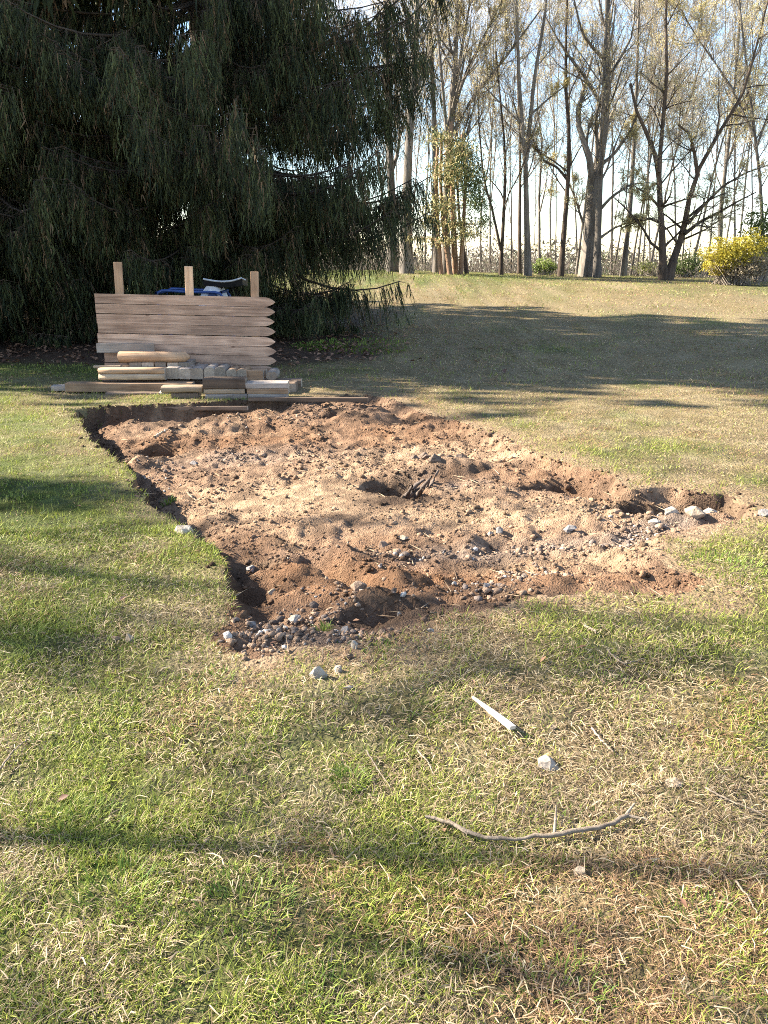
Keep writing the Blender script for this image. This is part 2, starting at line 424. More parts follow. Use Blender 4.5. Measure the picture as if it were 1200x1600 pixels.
def soil_col(x, y, sd):
    S = {k: np.array(v) for k, v in SOILS.items()}
    c = np.broadcast_to(S['pink'], x.shape+(3,)).copy()
    def blend(mask, k):
        nonlocal c
        mask = np.clip(mask, 0, 1)[..., None]; c = c*(1-mask)+S[k]*mask
    def blob(px, py, rx, ry):
        bx, by = at(px, py); return np.exp(-(((x-bx)/rx)**2+((y-by)/ry)**2))
    nz = fbm(x, y, .5, 10, 3)
    blend(1.3*blob(510, 745, .85, .5)*(nz+.3), 'tan'); blend(1.1*blob(850, 785, .8, .3)*(nz+.2), 'tan')
    blend(.8*blob(680, 690, .9, .5)*(nz+.3), 'tan'); blend(.8*blob(900, 850, 1.0, .22)*(nz+.4), 'tan')
    blend(1.4*blob(520, 870, .75, .4)*(nz+.3), 'red'); blend(1.2*blob(690, 880, .6, .25)*(nz+.3), 'red'); blend(.9*blob(430, 660, 1.5, .4)*nz*1.4, 'red')
    blend(.9*blob(720, 650, 1.0, .4)*nz*1.3, 'red'); blend(.7*blob(950, 910, .6, .2), 'red')
    g = seg_d(x, y, P((440, 836), (640, 842), (760, 840), (870, 834), (1000, 822), (1060, 804)))
    blend(np.exp(-(g/.13)**2)*(.25+.9*nz)*sst(-1.0, .6, x+.2), 'grey'); blend(.8*blob(430, 985, .3, .25)*(nz+.3), 'grey'); blend(.8*blob(400, 680, .8, .25)*(nz+.1), 'grey'); blend(.8*blob(690, 730, .35, .2), 'grey')
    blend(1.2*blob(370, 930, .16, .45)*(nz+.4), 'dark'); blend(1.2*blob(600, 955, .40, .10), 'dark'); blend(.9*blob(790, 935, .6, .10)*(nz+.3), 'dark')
    blend(1.5*blob(618, 750, .3, .24), 'dark'); blend(1.2*blob(690, 722, .4, .12)*(nz+.2), 'dark'); blend(blob(872, 742, .22, .13), 'dark'); blend(1.2*blob(1060, 778, .55, .12), 'dark'); blend(blob(1140, 786, .25, .14), 'dark')  # dark blobs paint shade into the holes; the mound is dark soil
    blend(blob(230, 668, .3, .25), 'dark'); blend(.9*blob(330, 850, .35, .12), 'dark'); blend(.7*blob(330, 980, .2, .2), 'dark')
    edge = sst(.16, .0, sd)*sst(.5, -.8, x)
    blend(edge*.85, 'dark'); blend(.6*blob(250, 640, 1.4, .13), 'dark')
    blend(sst(.58, .75, fbm(x, y, .16, 11, 2))*.55, 'dark'); blend(sst(.6, .75, fbm(x, y, .22, 8, 2))*.25, 'tan')
    blend(sst(.48, .7, fbm(x, y, .09, 4, 2))*.36, 'dark')
    blend(sst(.5, .72, fbm(x, y, .7, 3, 3))*.4, 'red')
    return np.clip(c*(.8+.4*vnoise(x, y, .06, 3)[..., None]), .01, 1)
sc = np.zeros(X.shape+(3,))
m_ = SD > -.4
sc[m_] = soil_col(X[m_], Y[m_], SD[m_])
idx = np.arange(nx*ny).reshape(ny, nx)
quads = np.stack([idx[:-1, :-1], idx[:-1, 1:], idx[1:, 1:], idx[1:, :-1]], -1).reshape(-1, 4)
fsd = (SD[:-1, :-1]+SD[1:, 1:]+SD[:-1, 1:]+SD[1:, :-1]).ravel()/4
VV = np.stack([X, Y, Z], -1).reshape(-1, 3)
def sub(mask, name, cols, mat):
    q = quads[mask]; u, inv = np.unique(q, return_inverse=True)
    return kind(make_mesh(name, VV[u], None, inv.reshape(-1, 4), mat, None, cols.reshape(-1, 3)[u], True), 'structure')
lawn = sub(fsd <= 0, 'lawn', lc, M_TURF)
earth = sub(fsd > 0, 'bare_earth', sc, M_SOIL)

# ------------------------------------------------------------------ grass
def grass():
    G = Geo()
    rng = np.random.default_rng(11)
    def blades(n, y0, y1, wmul, hmul, segs, nearmode):
        y = np.sqrt(rng.random(n)*(y1**2-y0**2)+y0**2)
        x = (rng.random(n)*2-1)*(.54*y+.35)
        z, sd = terrain(x, y, True)
        nz = .10*(fbm(x, y, .12, 3, 2)-.5)
        p = patch(x, y)
        lit = litter(x, y)
        dens = .22+.78*sst(.30, .58, fbm(x, y, .16, 5, 3))
        lim = np.where(x < -.8+.1*y, .03, -.02)
        nz = nz + .30*(fbm(x, y, .30, 8, 3)-.5)*(x > -.8+.1*y)
        thin = np.exp(-(((x-at(1000, 905)[0])/.45)**2+((y-at(1000, 905)[1])/.25)**2))
        thin2 = np.exp(-(((x-at(480, 1030)[0])/.5)**2+((y-at(480, 1030)[1])/.22)**2))
        wornedge = sst(-.30, 0, sd)*.5*(x > -.6)
        dens = dens*(1-.75*thin)*(1-.6*thin2)*(1-wornedge)
        keep = (sd+nz < lim) & (rng.random(n) < dens) & (rng.random(n) > lit*.985)
        x, y, z, p, sd = x[keep], y[keep], z[keep], p[keep], sd[keep]
        n = len(x)
        dead = rng.random(n) > (.20+.66*p)
        az = rng.random(n)*2*math.pi + 1.2*(fbm(x, y, .5, 9, 1)-.5)*6
        lean = np.where(dead, rng.uniform(.9, 1.5, n), rng.uniform(.25, 1.25, n))
        clump = np.where(y < 7, .45+1.2*fbm(x, y, .18, 7, 2), .1+2.0*fbm(x, y, .8, 7, 3))
        L = np.where(dead, rng.uniform(.010, .042, n), rng.uniform(.014, .046, n))*hmul*clump
        w = np.where(dead, rng.uniform(.0009, .0021, n), rng.uniform(.0010, .0025, n))*wmul
        d = np.stack([np.cos(az)*np.sin(lean), np.sin(az)*np.sin(lean), np.cos(lean)], 1)
        side = np.stack([-np.sin(az), np.cos(az), np.zeros(n)], 1)*w[:, None]
        tw = rng.uniform(-.6, .6, n)[:, None]
        side = side + tw*np.cross(d, side)
        b = np.stack([x, y, z-.004+np.where(dead, rng.uniform(0, .014, n), 0)], 1)
        droop = np.stack([np.cos(az), np.sin(az), -rng.uniform(.2, 1.4, n)], 1)
        v = rng.random(n)[:, None]; k = rng.random(n)[:, None]
        gcol = np.array((.055, .105, .018))*(1-v)+np.array((.34, .40, .06))*v
        yel = np.array((.36, .36, .075)); gcol = np.where(k > .45, gcol*.4+yel*.6, gcol)
        dcol = np.array((.15, .095, .055))*(1-v)+np.array((.55, .43, .265))*v
        pk = (fbm(x, y, .45, 1, 3)+.10*sst(7, 10, y)*(fbm(x, y, 2.5, 3, 2)-.3) > .55)[:, None]; dcol = np.where(pk, dcol*np.array((1.02, .86, .78)), dcol)
        far = sst(7, 13, y)[:, None]
        mott = 1+far*1.1*(fbm(x, y, 1.1, 2, 3)-.5)[:, None]
        gcol = gcol*(1-.45*far)+np.array((.15, .165, .07))*.45*far
        col = np.where(dead[:, None], dcol, gcol)*mott*rng.uniform(.8, 1.15, n)[:, None]
        if segs == 2:
            m1 = b+d*(L*.55)[:, None]
            tip = m1+(d+droop*.28)*(L*.42)[:, None]
            tip[:, 2] = np.maximum(tip[:, 2], z+.002)
            V = np.stack([b-side*.5, b+side*.5, m1+side*.45, m1-side*.45, tip], 1)
            base = np.arange(n)[:, None]*5
            G.add(V, t=base+np.array([[3, 2, 4]]), q=base+np.array([[0, 1, 2, 3]]), c=np.repeat(col[:, None], 5, 1))
        else:
            tip = b+d*L[:, None]
            V = np.stack([b-side*.6, b+side*.6, tip], 1)
            G.add(V, t=np.arange(n*3).reshape(-1, 3), c=np.repeat(col[:, None], 3, 1))
    blades(165000, .75, 2.1, 1.0, 1.0, 2, 1)
    blades(190000, 2.1, 4.2, 1.3, 1.0, 2, 1)
    blades(150000, 4.2, 8.5, 1.9, 1.0, 1, 0)
    blades(150000, 8.5, 17, 3.6, 1.15, 1, 0)
    blades(110000, 17, 33, 7.0, 1.5, 1, 0)
    # flat tangled thatch close to the camera
    n = 22000
    y = np.sqrt(rng.random(n)*(4.2**2-.75**2)+.75**2); x = (rng.random(n)*2-1)*(.54*y+.35)
    z, sd = terrain(x, y, True)
    k = (sd < -.04) & (patch(x, y) < .25+.75*rng.random(n)); x, y, z = x[k], y[k], z[k]; n = len(x)
    az = rng.random(n)*math.pi*2; L = rng.uniform(.015, .06, n); w = rng.uniform(.0007, .0014, n)
    dv = np.stack([np.cos(az), np.sin(az), rng.uniform(-.05, .18, n)], 1); sv = np.stack([-np.sin(az), np.cos(az), rng.uniform(-.5, .5, n)], 1)*w[:, None]
    b = np.stack([x, y, z+rng.uniform(.004, .03, n)], 1); mid = b+dv*(L*.5)[:, None]+np.array((0, 0, 1))*(L*.06)[:, None]+sv*rng.uniform(-3, 3, n)[:, None]; e = b+dv*L[:, None]-np.array((0, 0, .01))
    V = np.stack([b-sv, b+sv, mid+sv, mid-sv, e], 1); base = np.arange(n)[:, None]*5
    v = rng.random(n)[:, None]; col = np.array((.24, .16, .10))*(1-v)+np.array((.60, .49, .32))*v
    G.add(V, t=base+np.array([[3, 2, 4]]), q=base+np.array([[0, 1, 2, 3]]), c=np.repeat(col[:, None], 5, 1))
    # brighter, taller tufts
    for px, py, r_, n, hh in [(545, 1222, .055, 160, .10), (130, 1295, .11, 260, .09), (75, 1290, .05, 120, .07), (505, 970, .03, 50, .07), (35, 524, .35, 500, .13), (120, 1262, .06, 90, .07), (600, 1010, .05, 70, .06),
                              (380, 1420, .12, 220, .09), (180, 1400, .10, 200, .11), (330, 1060, .08, 130, .07), (960, 1080, .12, 160, .07), (800, 1275, .2, 240, .07), (1130, 890, .2, 260, .06), (260, 735, .05, 40, .10),
                              (700, 1110, .10, 130, .06), (1100, 1450, .12, 170, .08), (850, 1560, .14, 200, .08), (480, 1580, .1, 150, .09), (560, 545, .9, 500, .09), (500, 545, .5, 260, .09)]:
        cx, cy = at(px, py)
        a = rng.random(n)*2*math.pi; rr = r_*np.sqrt(rng.random(n)); x, y = cx+rr*np.cos(a), cy+rr*np.sin(a); z = terrain(x, y)
        az = a+rng.uniform(-.8, .8, n); lean = rng.uniform(.1, .9, n); L = rng.uniform(.4, 1.0, n)*hh*(.6 if cy < 3 else .9); w = rng.uniform(.0018, .0034, n)*max(1, cy*.4)
        d = np.stack([np.cos(az)*np.sin(lean), np.sin(az)*np.sin(lean), np.cos(lean)], 1); side = np.stack([-np.sin(az), np.cos(az), 0*az], 1)*w[:, None]
        b = np.stack([x, y, z-.004], 1); m1 = b+d*(L*.6)[:, None]; tip = m1+(d+np.stack([np.cos(az), np.sin(az), -1+0*az], 1)*.5)*(L*.4)[:, None]
        V = np.stack([b-side*.5, b+side*.5, m1+side*.45, m1-side*.45, tip], 1); base = np.arange(n)[:, None]*5
        v = rng.random(n)[:, None]; col = np.array((.07, .14, .02))*(1-v)+np.array((.25, .31, .05))*v
        G.add(V, t=base+np.array([[3, 2, 4]]), q=base+np.array([[0, 1, 2, 3]]), c=np.repeat(col[:, None], 5, 1))
    return kind(G.build('grass', M_GRASS), 'stuff')
grass()

# ------------------------------------------------------------------ loose soil, gravel, litter
_bm = bmesh.new(); bmesh.ops.create_icosphere(_bm, subdivisions=1, radius=1)
_bm.verts.ensure_lookup_table()
ICO_V = np.array([v.co[:] for v in _bm.verts]); ICO_T = np.array([[v.index for v in f.verts] for f in _bm.faces]); _bm.free()
def lumps(name, x, y, z, s, col, mat, flat=.7):
    rng = np.random.default_rng(len(x))
    n = len(x)
    k = len(ICO_V)
    jit = 1+rng.uniform(-.45, .45, (n, k, 1))
    sc_ = s[:, None, None]*np.stack([rng.uniform(.7, 1.4, n), rng.uniform(.7, 1.3, n), rng.uniform(.5, 1.0, n)*flat/.7], 1)[:, None]
    V = ICO_V[None]*jit*sc_
    a = rng.random(n)*2*math.pi; ca, sa = np.cos(a)[:, None], np.sin(a)[:, None]
    V = np.stack([V[..., 0]*ca-V[..., 1]*sa, V[..., 0]*sa+V[..., 1]*ca, V[..., 2]], -1)
    V = V+np.stack([x, y, z+s*.22], 1)[:, None]
    T = ICO_T[None]+(np.arange(n)*k)[:, None, None]
    return kind(make_mesh(name, V.reshape(-1, 3), T.reshape(-1, 3), None, mat, None, np.repeat(col[:, None], k, 1).reshape(-1, 3)), 'stuff')
def scatter_pit(n, seed, sdmin=.02):
    rng = np.random.default_rng(seed)
    x = rng.uniform(-3.3, 2.7, n); y = rng.uniform(2.3, 8.4, n)
    z, sd = terrain(x, y, True)
    k = sd > sdmin
    return x[k], y[k], z[k], sd[k], rng
x, y, z, sd, rng = scatter_pit(36000, 21, -.16)
k_ = rng.random(len(x)) < np.where(sd < 0, .5*np.exp(sd/.055), 1)
x, y, z, sd = x[k_], y[k_], z[k_], sd[k_]
dn = fbm(x, y, .35, 6, 2)
sandy = np.exp(-(((x-at(500, 745)[0])/.8)**2+((y-at(500, 745)[1])/.45)**2)) + np.exp(-(((x-at(800, 795)[0])/.6)**2+((y-at(800, 795)[1])/.2)**2))
k = rng.random(len(x)) < sst(.3, .65, dn)*(1-.75*np.clip(sandy, 0, 1))+.12
x, y, z, sd = x[k], y[k], z[k], sd[k]
s = np.clip(rng.lognormal(-5.1, .5, len(x)), .0035, .026)
c = soil_col(x, y, sd)*rng.uniform(.45, 1.25, (len(x), 1))
lumps('soil_clods', x, y, z, s, np.clip(c, .02, .8), M_CLOD)
# gravel: grey band across the patch, front left corner, right edge
gx_, gy_ = [], []
rng = np.random.default_rng(5)
for px, py, sx, sy, n in [(640, 838, 160, 8, 260), (880, 834, 110, 8, 420), (1010, 815, 50, 12, 260), (420, 985, 60, 26, 520), (380, 680, 50, 10, 140), (560, 990, 60, 16, 220), (240, 700, 40, 30, 160), (820, 880, 70, 20, 260), (760, 910, 60, 20, 120), (980, 790, 60, 10, 150), (560, 915, 90, 30, 240), (420, 640, 120, 6, 200), (470, 950, 60, 20, 200)]:
    a = px+rng.normal(0, 1, n)*sx*.55; b = py+rng.normal(0, 1, n)*sy*.55
    for p_, q_ in zip(a, b):
        u_, v_ = at(p_, q_); gx_.append(u_); gy_.append(v_)
gx_, gy_ = np.array(gx_), np.array(gy_); gz_, gs_ = terrain(gx_, gy_, True)
k = gs_ > -.05; k &= rng.random(len(k)) < .7; gx_, gy_, gz_ = gx_[k], gy_[k], gz_[k]
n = len(gx_); v = rng.random((n, 1)); w_ = rng.random((n, 1))
col = np.where(w_ < .25, np.array((.17, .135, .115))*(.6+.8*v), np.where(w_ < .92, np.array((.31, .215, .15))*(.55+.7*v), np.array((.52, .47, .42))*(.7+.5*v)))
lumps('gravel', gx_, gy_, gz_, np.clip(rng.lognormal(-4.95, .45, n), .004, .022), col, M_CLOD, .8)
# roots, straw and woody scraps lying about the dug soil
G = Geo()
x, y, z, sd, rng = scatter_pit(1500, 33, -.25)
n = len(x); az = rng.random(n)*6.28; L = rng.uniform(.02, .11, n)
d = np.stack([np.cos(az), np.sin(az), rng.uniform(-.1, .35, n)], 1)
b = np.stack([x, y, z+.006], 1)
v = rng.random((n, 1)); col = np.array((.14, .09, .06))*(1-v)+np.array((.55, .42, .28))*v
G.cones(b, b+d*L[:, None], rng.uniform(.0015, .004, n), 3, col)
kind(G.build('root_scraps', M_LEAF), 'stuff')
# fallen leaves below the spruces and a few over the lawn
G = Geo()
rng = np.random.default_rng(8)
n = 2600
x = rng.uniform(-7, 1.6, n); y = rng.uniform(9.3, 15, n)
k = rng.random(n) < litter(x, y)+.02; x, y = x[k], y[k]
m = 220
y2 = np.sqrt(rng.random(m)*(9**2-1)+1); x2 = (rng.random(m)*2-1)*.55*y2
x, y = np.append(x, x2), np.append(y, y2)
big = np.append(np.full(k.sum(), 1.), np.full(m, .32))
z, sd = terrain(x, y, True)
n = len(x); az = rng.random(n)*6.28; L = rng.uniform(.03, .065, n)*big
u = np.stack([np.cos(az), np.sin(az), rng.uniform(-.25, .5, n)], 1)*L[:, None]; w = np.stack([-np.sin(az), np.cos(az), rng.uniform(-.4, .4, n)], 1)*(L*.45)[:, None]
b = np.stack([x, y, z+.022], 1); up = np.array((0, 0, 1))*(L*.3)[:, None]
V = np.stack([b-u, b+w+up, b+u, b-w+up], 1)
v = rng.random((n, 1)); col = np.array((.12, .06, .04))*(1-v)+np.array((.36, .21, .13))*v
base = np.arange(n)[:, None, None]*4
G.add(V, t=base+np.array([[[0, 1, 2], [0, 2, 3]]]), c=np.repeat(col[:, None], 4, 1))
kind(G.build('fallen_leaves', M_LEAF), 'stuff')

# ------------------------------------------------------------------ spruces
def spruce(label, x0, y0, H, rad, dens, seed, zlow=.25, fine=7.0, trunk_r=.3, group='spruces on the left', coarse=9, front=0, right=0):
    rng = np.random.default_rng(seed)
    z0 = tz(x0, y0)
    t = thing('spruce_tree', label, 'spruce', (x0, y0, z0), group)
    T = Geo(); hs = np.linspace(-.15, H, 16)
    wob = np.cumsum(rng.normal(0, .012, (16, 2)), 0)
    pts = np.stack([wob[:, 0], wob[:, 1], hs], 1)[None]
    rr = (trunk_r*(1-hs/H*.95)+.13*np.exp(-np.clip(hs, 0, 9)/.3))[None]
    T.tubes(pts, rr, 9, None, .15)
    T.build('trunk', M_BARKS, t, True)
    # limbs in loose whorls
    zl = []; z = zlow
    while z < H-.4:
        zl.append(z); z += (.17 if z < fine else .42)*rng.uniform(.6, 1.4)/dens**.3
    zl = np.array(zl)
    per = np.where(zl < fine, 5, 5)
    zl = np.repeat(zl, per); B = len(zl)
    az = rng.random(B)*2*math.pi
    if front:
        zl = np.append(zl, rng.uniform(.5, 6.6, front)); B += front
        az = np.append(az, rng.uniform(-2.5, .35, front))
    if right:
        zl = np.append(zl, rng.uniform(3.7, 4.7, right)); B += right; az = np.append(az, rng.uniform(-.45, .3, right))
    Ln = rad*(1-(zl/H))**.8*rng.uniform(.62, 1.08, B)*(.50+.50*sst(.2, 3.2, zl))
    if right: Ln[-right:] = rng.uniform(3.4, 4.15, right)
    Ppt = 9
    s = np.linspace(0, 1, Ppt)
    sag = rng.uniform(.16, .34, B)[:, None]*(-np.sin(s*math.pi*.62)[None])*Ln[:, None] + rng.uniform(.02, .16, B)[:, None]*(s**3)[None]*Ln[:, None]
    az2 = az[:, None]+rng.normal(0, .12, (B, 1))*s[None]
    pts = np.stack([np.cos(az2)*Ln[:, None]*s, np.sin(az2)*Ln[:, None]*s, zl[:, None]+sag], -1)
    pts[..., 2] = np.maximum(pts[..., 2], .10+.1*rng.random((B, 1)))
    if right:
        pts[-right:, :, 2] += (.30*s**2.2)[None]*Ln[-right:, None]
    r0 = np.clip(.0085*Ln, .01, .035)*np.where(zl < 1.2, .6, 1)
    Lg = Geo(); Lg.tubes(pts, r0[:, None]*(1-.85*s)[None]+.003, 4, None, .2)
    # side shoots: slightly drooping, carrying the hanging sprays
    def samp(tt, bi):
        f = np.clip(tt*(Ppt-1), 0, Ppt-1.001); i = f.astype(int); fr = (f-i)[:, None]
        return pts[bi, i]*(1-fr)+pts[bi, i+1]*fr, pts[bi, i+1]-pts[bi, i]
    low = zl < fine+1.3*(np.arange(B) >= B-front-right)*(front > 0)
    nsh = np.maximum((Ln*np.where(low, 25*dens, coarse)).astype(int), 3)
    bi = np.repeat(np.arange(B), nsh); n = len(bi)
    tt = rng.uniform(.05, 1, n)**.8
    p, tg = samp(tt, bi)
    tg = tg/(np.linalg.norm(tg, axis=1, keepdims=True)+1e-9)
    side = np.stack([-tg[:, 1], tg[:, 0], np.zeros(n)], 1)*np.where(rng.random(n) < .5, 1, -1)[:, None]
    shl = rng.uniform(.12, .5, n)*(.4+.6*(1-tt))*np.clip(Ln[bi]/2, .5, 1.3)
    q = p+(side*rng.uniform(.6, 1, n)[:, None]+tg*.6+np.array((0, 0, -.35)))*shl[:, None]
    kq = low[bi]; Lg.cones(p[kq], q[kq], np.full(kq.sum(), .006), 3)
    # hanging branchlets from the shoots and the limbs
    isl = low[bi]
    nh = np.where(isl, 3, 2)
    hi = np.repeat(np.arange(n), nh); m = len(hi)
    f = rng.random((m, 1)); hp = p[hi]*(1-f)+q[hi]*f
    big = ~isl[hi]
    hl = rng.uniform(.14, .62, m)*np.where(big, 1.3, 1)*np.clip(.5+Ln[bi[hi]]*.22, .5, 1.25)
    drift = rng.normal(0, .16, (m, 2))
    hd = np.stack([drift[:, 0], drift[:, 1], -np.ones(m)], 1)+.35*tg[hi]
    hd /= np.linalg.norm(hd, axis=1, keepdims=True)
    hl = np.minimum(hl, np.maximum(hp[:, 2]-.06, .08))
    Nd = Geo()
    K = 9
    tone = np.clip(rng.random((m, 1))**1.4+.3*(vnoise(hp[:, 0]+hp[:, 2], hp[:, 1]+hp[:, 2], .9, seed)-.5)[:, None], 0, 1)
    cA, cB = np.array((.016, .026, .014)), np.array((.095, .11, .04))
    colh = cA*(1-tone)+cB*tone
    brown = rng.random((m, 1)) < .10
    colh = np.where(brown, np.array((.16, .105, .06)), colh)
    for kk in range(K):
        u = (kk+rng.random(m)*.8)/K
        b = hp+hd*(hl*u)[:, None]
        a = rng.random(m)*6.28
        o = np.stack([np.cos(a), np.sin(a), -rng.uniform(1.4, 5.0, m)], 1); o /= np.linalg.norm(o, axis=1, keepdims=True)
        ll = rng.uniform(.07, .17, m)*np.where(big, 2.2, 1)
        e = b+o*ll[:, None]
        w = np.cross(o, rng.normal(0, 1, (m, 3))); w /= np.linalg.norm(w, axis=1, keepdims=True)+1e-9
        w *= (rng.uniform(.0045, .0095, m)*np.where(big, 7.0, 1))[:, None]
        ks = ~big if kk >= 5 else np.ones(m, bool); mk = ks.sum()
        V = np.stack([b-w, b+w, e], 1)[ks]
        Nd.add(V, t=np.arange(mk*3).reshape(-1, 3), c=np.repeat((colh*rng.uniform(.75, 1.25, (m, 1)))[ks][:, None], 3, 1))
    hk = rng.random(m) < np.where(big, 0, .35)
    Lg.cones(hp[hk], (hp+hd*hl[:, None])[hk], np.full(hk.sum(), .004), 3)
    kind(Lg.build('limbs', M_BARKS, t), 'stuff')
    kind(Nd.build('crown', M_NEEDLE, t), 'stuff')
    return t
sx, _, _ = wp(345, 500, 14.6)
spruce('huge dark drooping spruce directly behind the picket panel', sx, 14.4, 19, 4.65, 1.0, 3, zlow=.45, fine=5.4, trunk_r=.2, front=58, right=5)
spruce('dark spruce at the left edge of the photo behind shaded grass', -6.6, 13.4, 18, 4.2, 1.0, 4, zlow=.45, fine=5.2, trunk_r=.2, front=22)
spruce('spruce mostly out of sight off the left edge, shading the pile', -11.8, 12.6, 19, 4.3, 1.0, 5, fine=0, coarse=6, group='spruces on the left')
spruce('spruce standing deeper in the row behind the two large spruces', -9.0, 18.5, 17, 4.2, .45, 6, fine=4.5)

# ------------------------------------------------------------------ bare trees
def perp(t, rng):
    r = rng.normal(0, 1, t.shape); r -= (r*t).sum(-1, keepdims=True)*t
    return r/(np.linalg.norm(r, axis=-1, keepdims=True)+1e-9)
def grow(pts, rad, length, nch, tr, ang, lf, P_, rng, up=.1, jit=.25, rr=.55, tpow=1.0):
    B, Q, _ = pts.shape
    bi = np.repeat(np.arange(B), nch); n = len(bi)
    tt = tr[0]+(tr[1]-tr[0])*rng.random(n)**tpow
    f = np.clip(tt*(Q-1), 0, Q-1.001); i = f.astype(int); fr = (f-i)[:, None]
    p = pts[bi, i]*(1-fr)+pts[bi, i+1]*fr
    t = pts[bi, i+1]-pts[bi, i]; t /= np.linalg.norm(t, axis=1, keepdims=True)+1e-9
    r = (rad[bi, i]*(1-fr[:, 0])+rad[bi, i+1]*fr[:, 0])*rr*rng.uniform(.6, 1.1, n)
    a = rng.uniform(ang[0], ang[1], n)[:, None]
    d = np.cos(a)*t+np.sin(a)*perp(t, rng)
    L = length[bi]*lf*(1.05-.6*tt)*rng.uniform(.55, 1.25, n)
    out = [p]
    for k in range(P_-1):
        d = d+rng.normal(0, jit, (n, 3))*.6+np.array((0, 0, up)); d /= np.linalg.norm(d, axis=1, keepdims=True)
        out.append(out[-1]+d*(L/(P_-1))[:, None])
    s = np.linspace(0, 1, P_)[None]
    return np.stack(out, 1), np.maximum(r, .003)[:, None]*(1-.72*s), L
def resample(pl, w, Q=9):
    pl = np.asarray(pl, float); seg = np.r_[0, np.cumsum(np.linalg.norm(np.diff(pl, axis=0), axis=1))]
    tq = np.linspace(0, seg[-1], Q)
    # smooth (Catmull-like) by resampling twice
    fine = np.stack([np.interp(np.linspace(0, seg[-1], 40), seg, pl[:, k]) for k in range(3)], 1)
    for _ in range(3): fine[1:-1] = (fine[:-2]+2*fine[1:-1]+fine[2:])/4
    s2 = np.linspace(0, seg[-1], 40)
    return np.stack([np.interp(tq, s2, fine[:, k]) for k in range(3)], 1), seg[-1]
BG = 'bare trees along the edge of the wood'
def bare_tree(label, stems, Yd, seed, mat=M_BARK, buds=.5, nb=9, twig=1.0, budcol=(.50, .43, .20), group=BG, spread=(.35, .95), up=.12, name='bare_tree', world_pts=False, cat='tree', tw_r=1.0, lo=.28):
    rng = np.random.default_rng(seed)
    P3, R3, Ls = [], [], []
    for k, (pix, w0, w1) in enumerate(stems):
        n = len(pix)
        if world_pts: pl = np.array(pix, float); r0, r1 = w0, w1
        else:
            dpt = rng.normal(0, .5, n).cumsum()*(.35)
            dpt[0] = 0
            pl = np.array([wp(a, b, Yd+(dpt[i] if k else dpt[i]*.4)) for i, (a, b) in enumerate(pix)])
            r0, r1 = .86*w0/F*Yd/2, .62*w1/F*Yd/2
        if k == 0 or not world_pts and pix[0][1] > 415:
            pl[0, 2] = tz(pl[0, 0], pl[0, 1])-.1
        p, L = resample(pl, None)
        s = np.linspace(0, 1, 9)
        r = r0*(1-s)+r1*s
        if k == 0 or (not world_pts and pix[0][1] > 415): r = r*(1+.45*np.exp(-s*14))
        P3.append(p); R3.append(r); Ls.append(L)
    org = P3[0][0].copy(); org[2] += .1
    t = thing(name, label, cat, tuple(org), group)
    P3 = np.array(P3)-org; R3 = np.array(R3); Ls = np.array(Ls)
    T = Geo(); T.tubes(P3[:1], R3[:1], 9, None, .18); T.build('trunk', mat, t, True)
    for k in range(1, len(P3)):
        g = Geo(); g.tubes(P3[k:k+1], R3[k:k+1], 7, None, .18); g.build('limb', mat, t, True)
    p1, r1, l1 = grow(P3, R3, Ls, nb, (lo, 1), spread, .42, 6, rng, up, .22, .5)
    p2, r2, l2 = grow(p1, r1, l1, 6, (.2, 1), (.35, 1.0), .55, 5, rng, up*.8, .28, .6)
    p3, r3, l3 = grow(p2, r2, l2, int(6*twig)+1, (.15, 1), (.3, 1.0), .6, 3, rng, up*.8, .3, .6)
    bgm = Geo(); bgm.tubes(p1, np.maximum(r1, .008), 5); bgm.tubes(p2, np.maximum(r2, .005*tw_r), 3)
    kind(bgm.build('branches', mat, t), 'stuff')
    tw = Geo(); tw.tubes(p3, np.maximum(r3, .0038*tw_r), 3)
    p4, r4, l4 = grow(p3, r3, l3, 4, (.2, 1), (.3, .9), .75, 2, rng, up*.6, .3, .7)
    tw.cones(p4[:, 0], p4[:, 1], np.full(len(p4), .0042*tw_r), 3)
    kind(tw.build('twigs', M_TWIG, t), 'stuff')
    if buds > 0:
        k = rng.random(len(p4)) < buds; e = p4[k, 1]; m = len(e)
        if m:
            Bd = Geo()
            for _ in range(3):
                c0 = e+rng.normal(0, .05, (m, 3)); a = rng.normal(0, 1, (m, 3)); a /= np.linalg.norm(a, axis=1, keepdims=True)
                b = np.cross(a, rng.normal(0, 1, (m, 3))); b /= np.linalg.norm(b, axis=1, keepdims=True)+1e-9
                s = rng.uniform(.014, .036, (m, 1))
                V = np.stack([c0-a*s, c0+b*s*.7, c0+a*s], 1)
                Bd.add(V, t=np.arange(m*3).reshape(-1, 3), c=np.repeat((np.array(budcol)*rng.uniform(.65, 1.2, (m, 1)))[:, None], 3, 1))
            kind(Bd.build('buds', M_BUD, t), 'stuff')
    return t
bare_tree('thick grey trunk next to the right side of the dark spruce', [([(635, 425), (634, 330), (640, 200), (650, 60), (655, -120)], 19, 8)], 30, 41, nb=12)
bare_tree('grey trunk half hidden by the lowest right spruce boughs', [([(613, 425), (612, 300), (606, 150), (600, -50)], 16, 8)], 31.5, 42, nb=8)
bare_tree('tall pale tree with branches fanning up and right above the cedar', [([(697, 424), (697, 300), (703, 190), (712, 90), (720, -100)], 15, 6), ([(704, 215), (740, 150), (790, 90), (845, 15)], 7, 3),
          ([(703, 190), (725, 120), (760, 50), (800, -30)], 7, 3), ([(700, 230), (690, 120), (678, -20)], 7, 3), ([(706, 200), (718, 100), (738, -20)], 7, 3)], 30.5, 43, buds=.6, nb=13, budcol=(.60, .50, .24), up=.2)
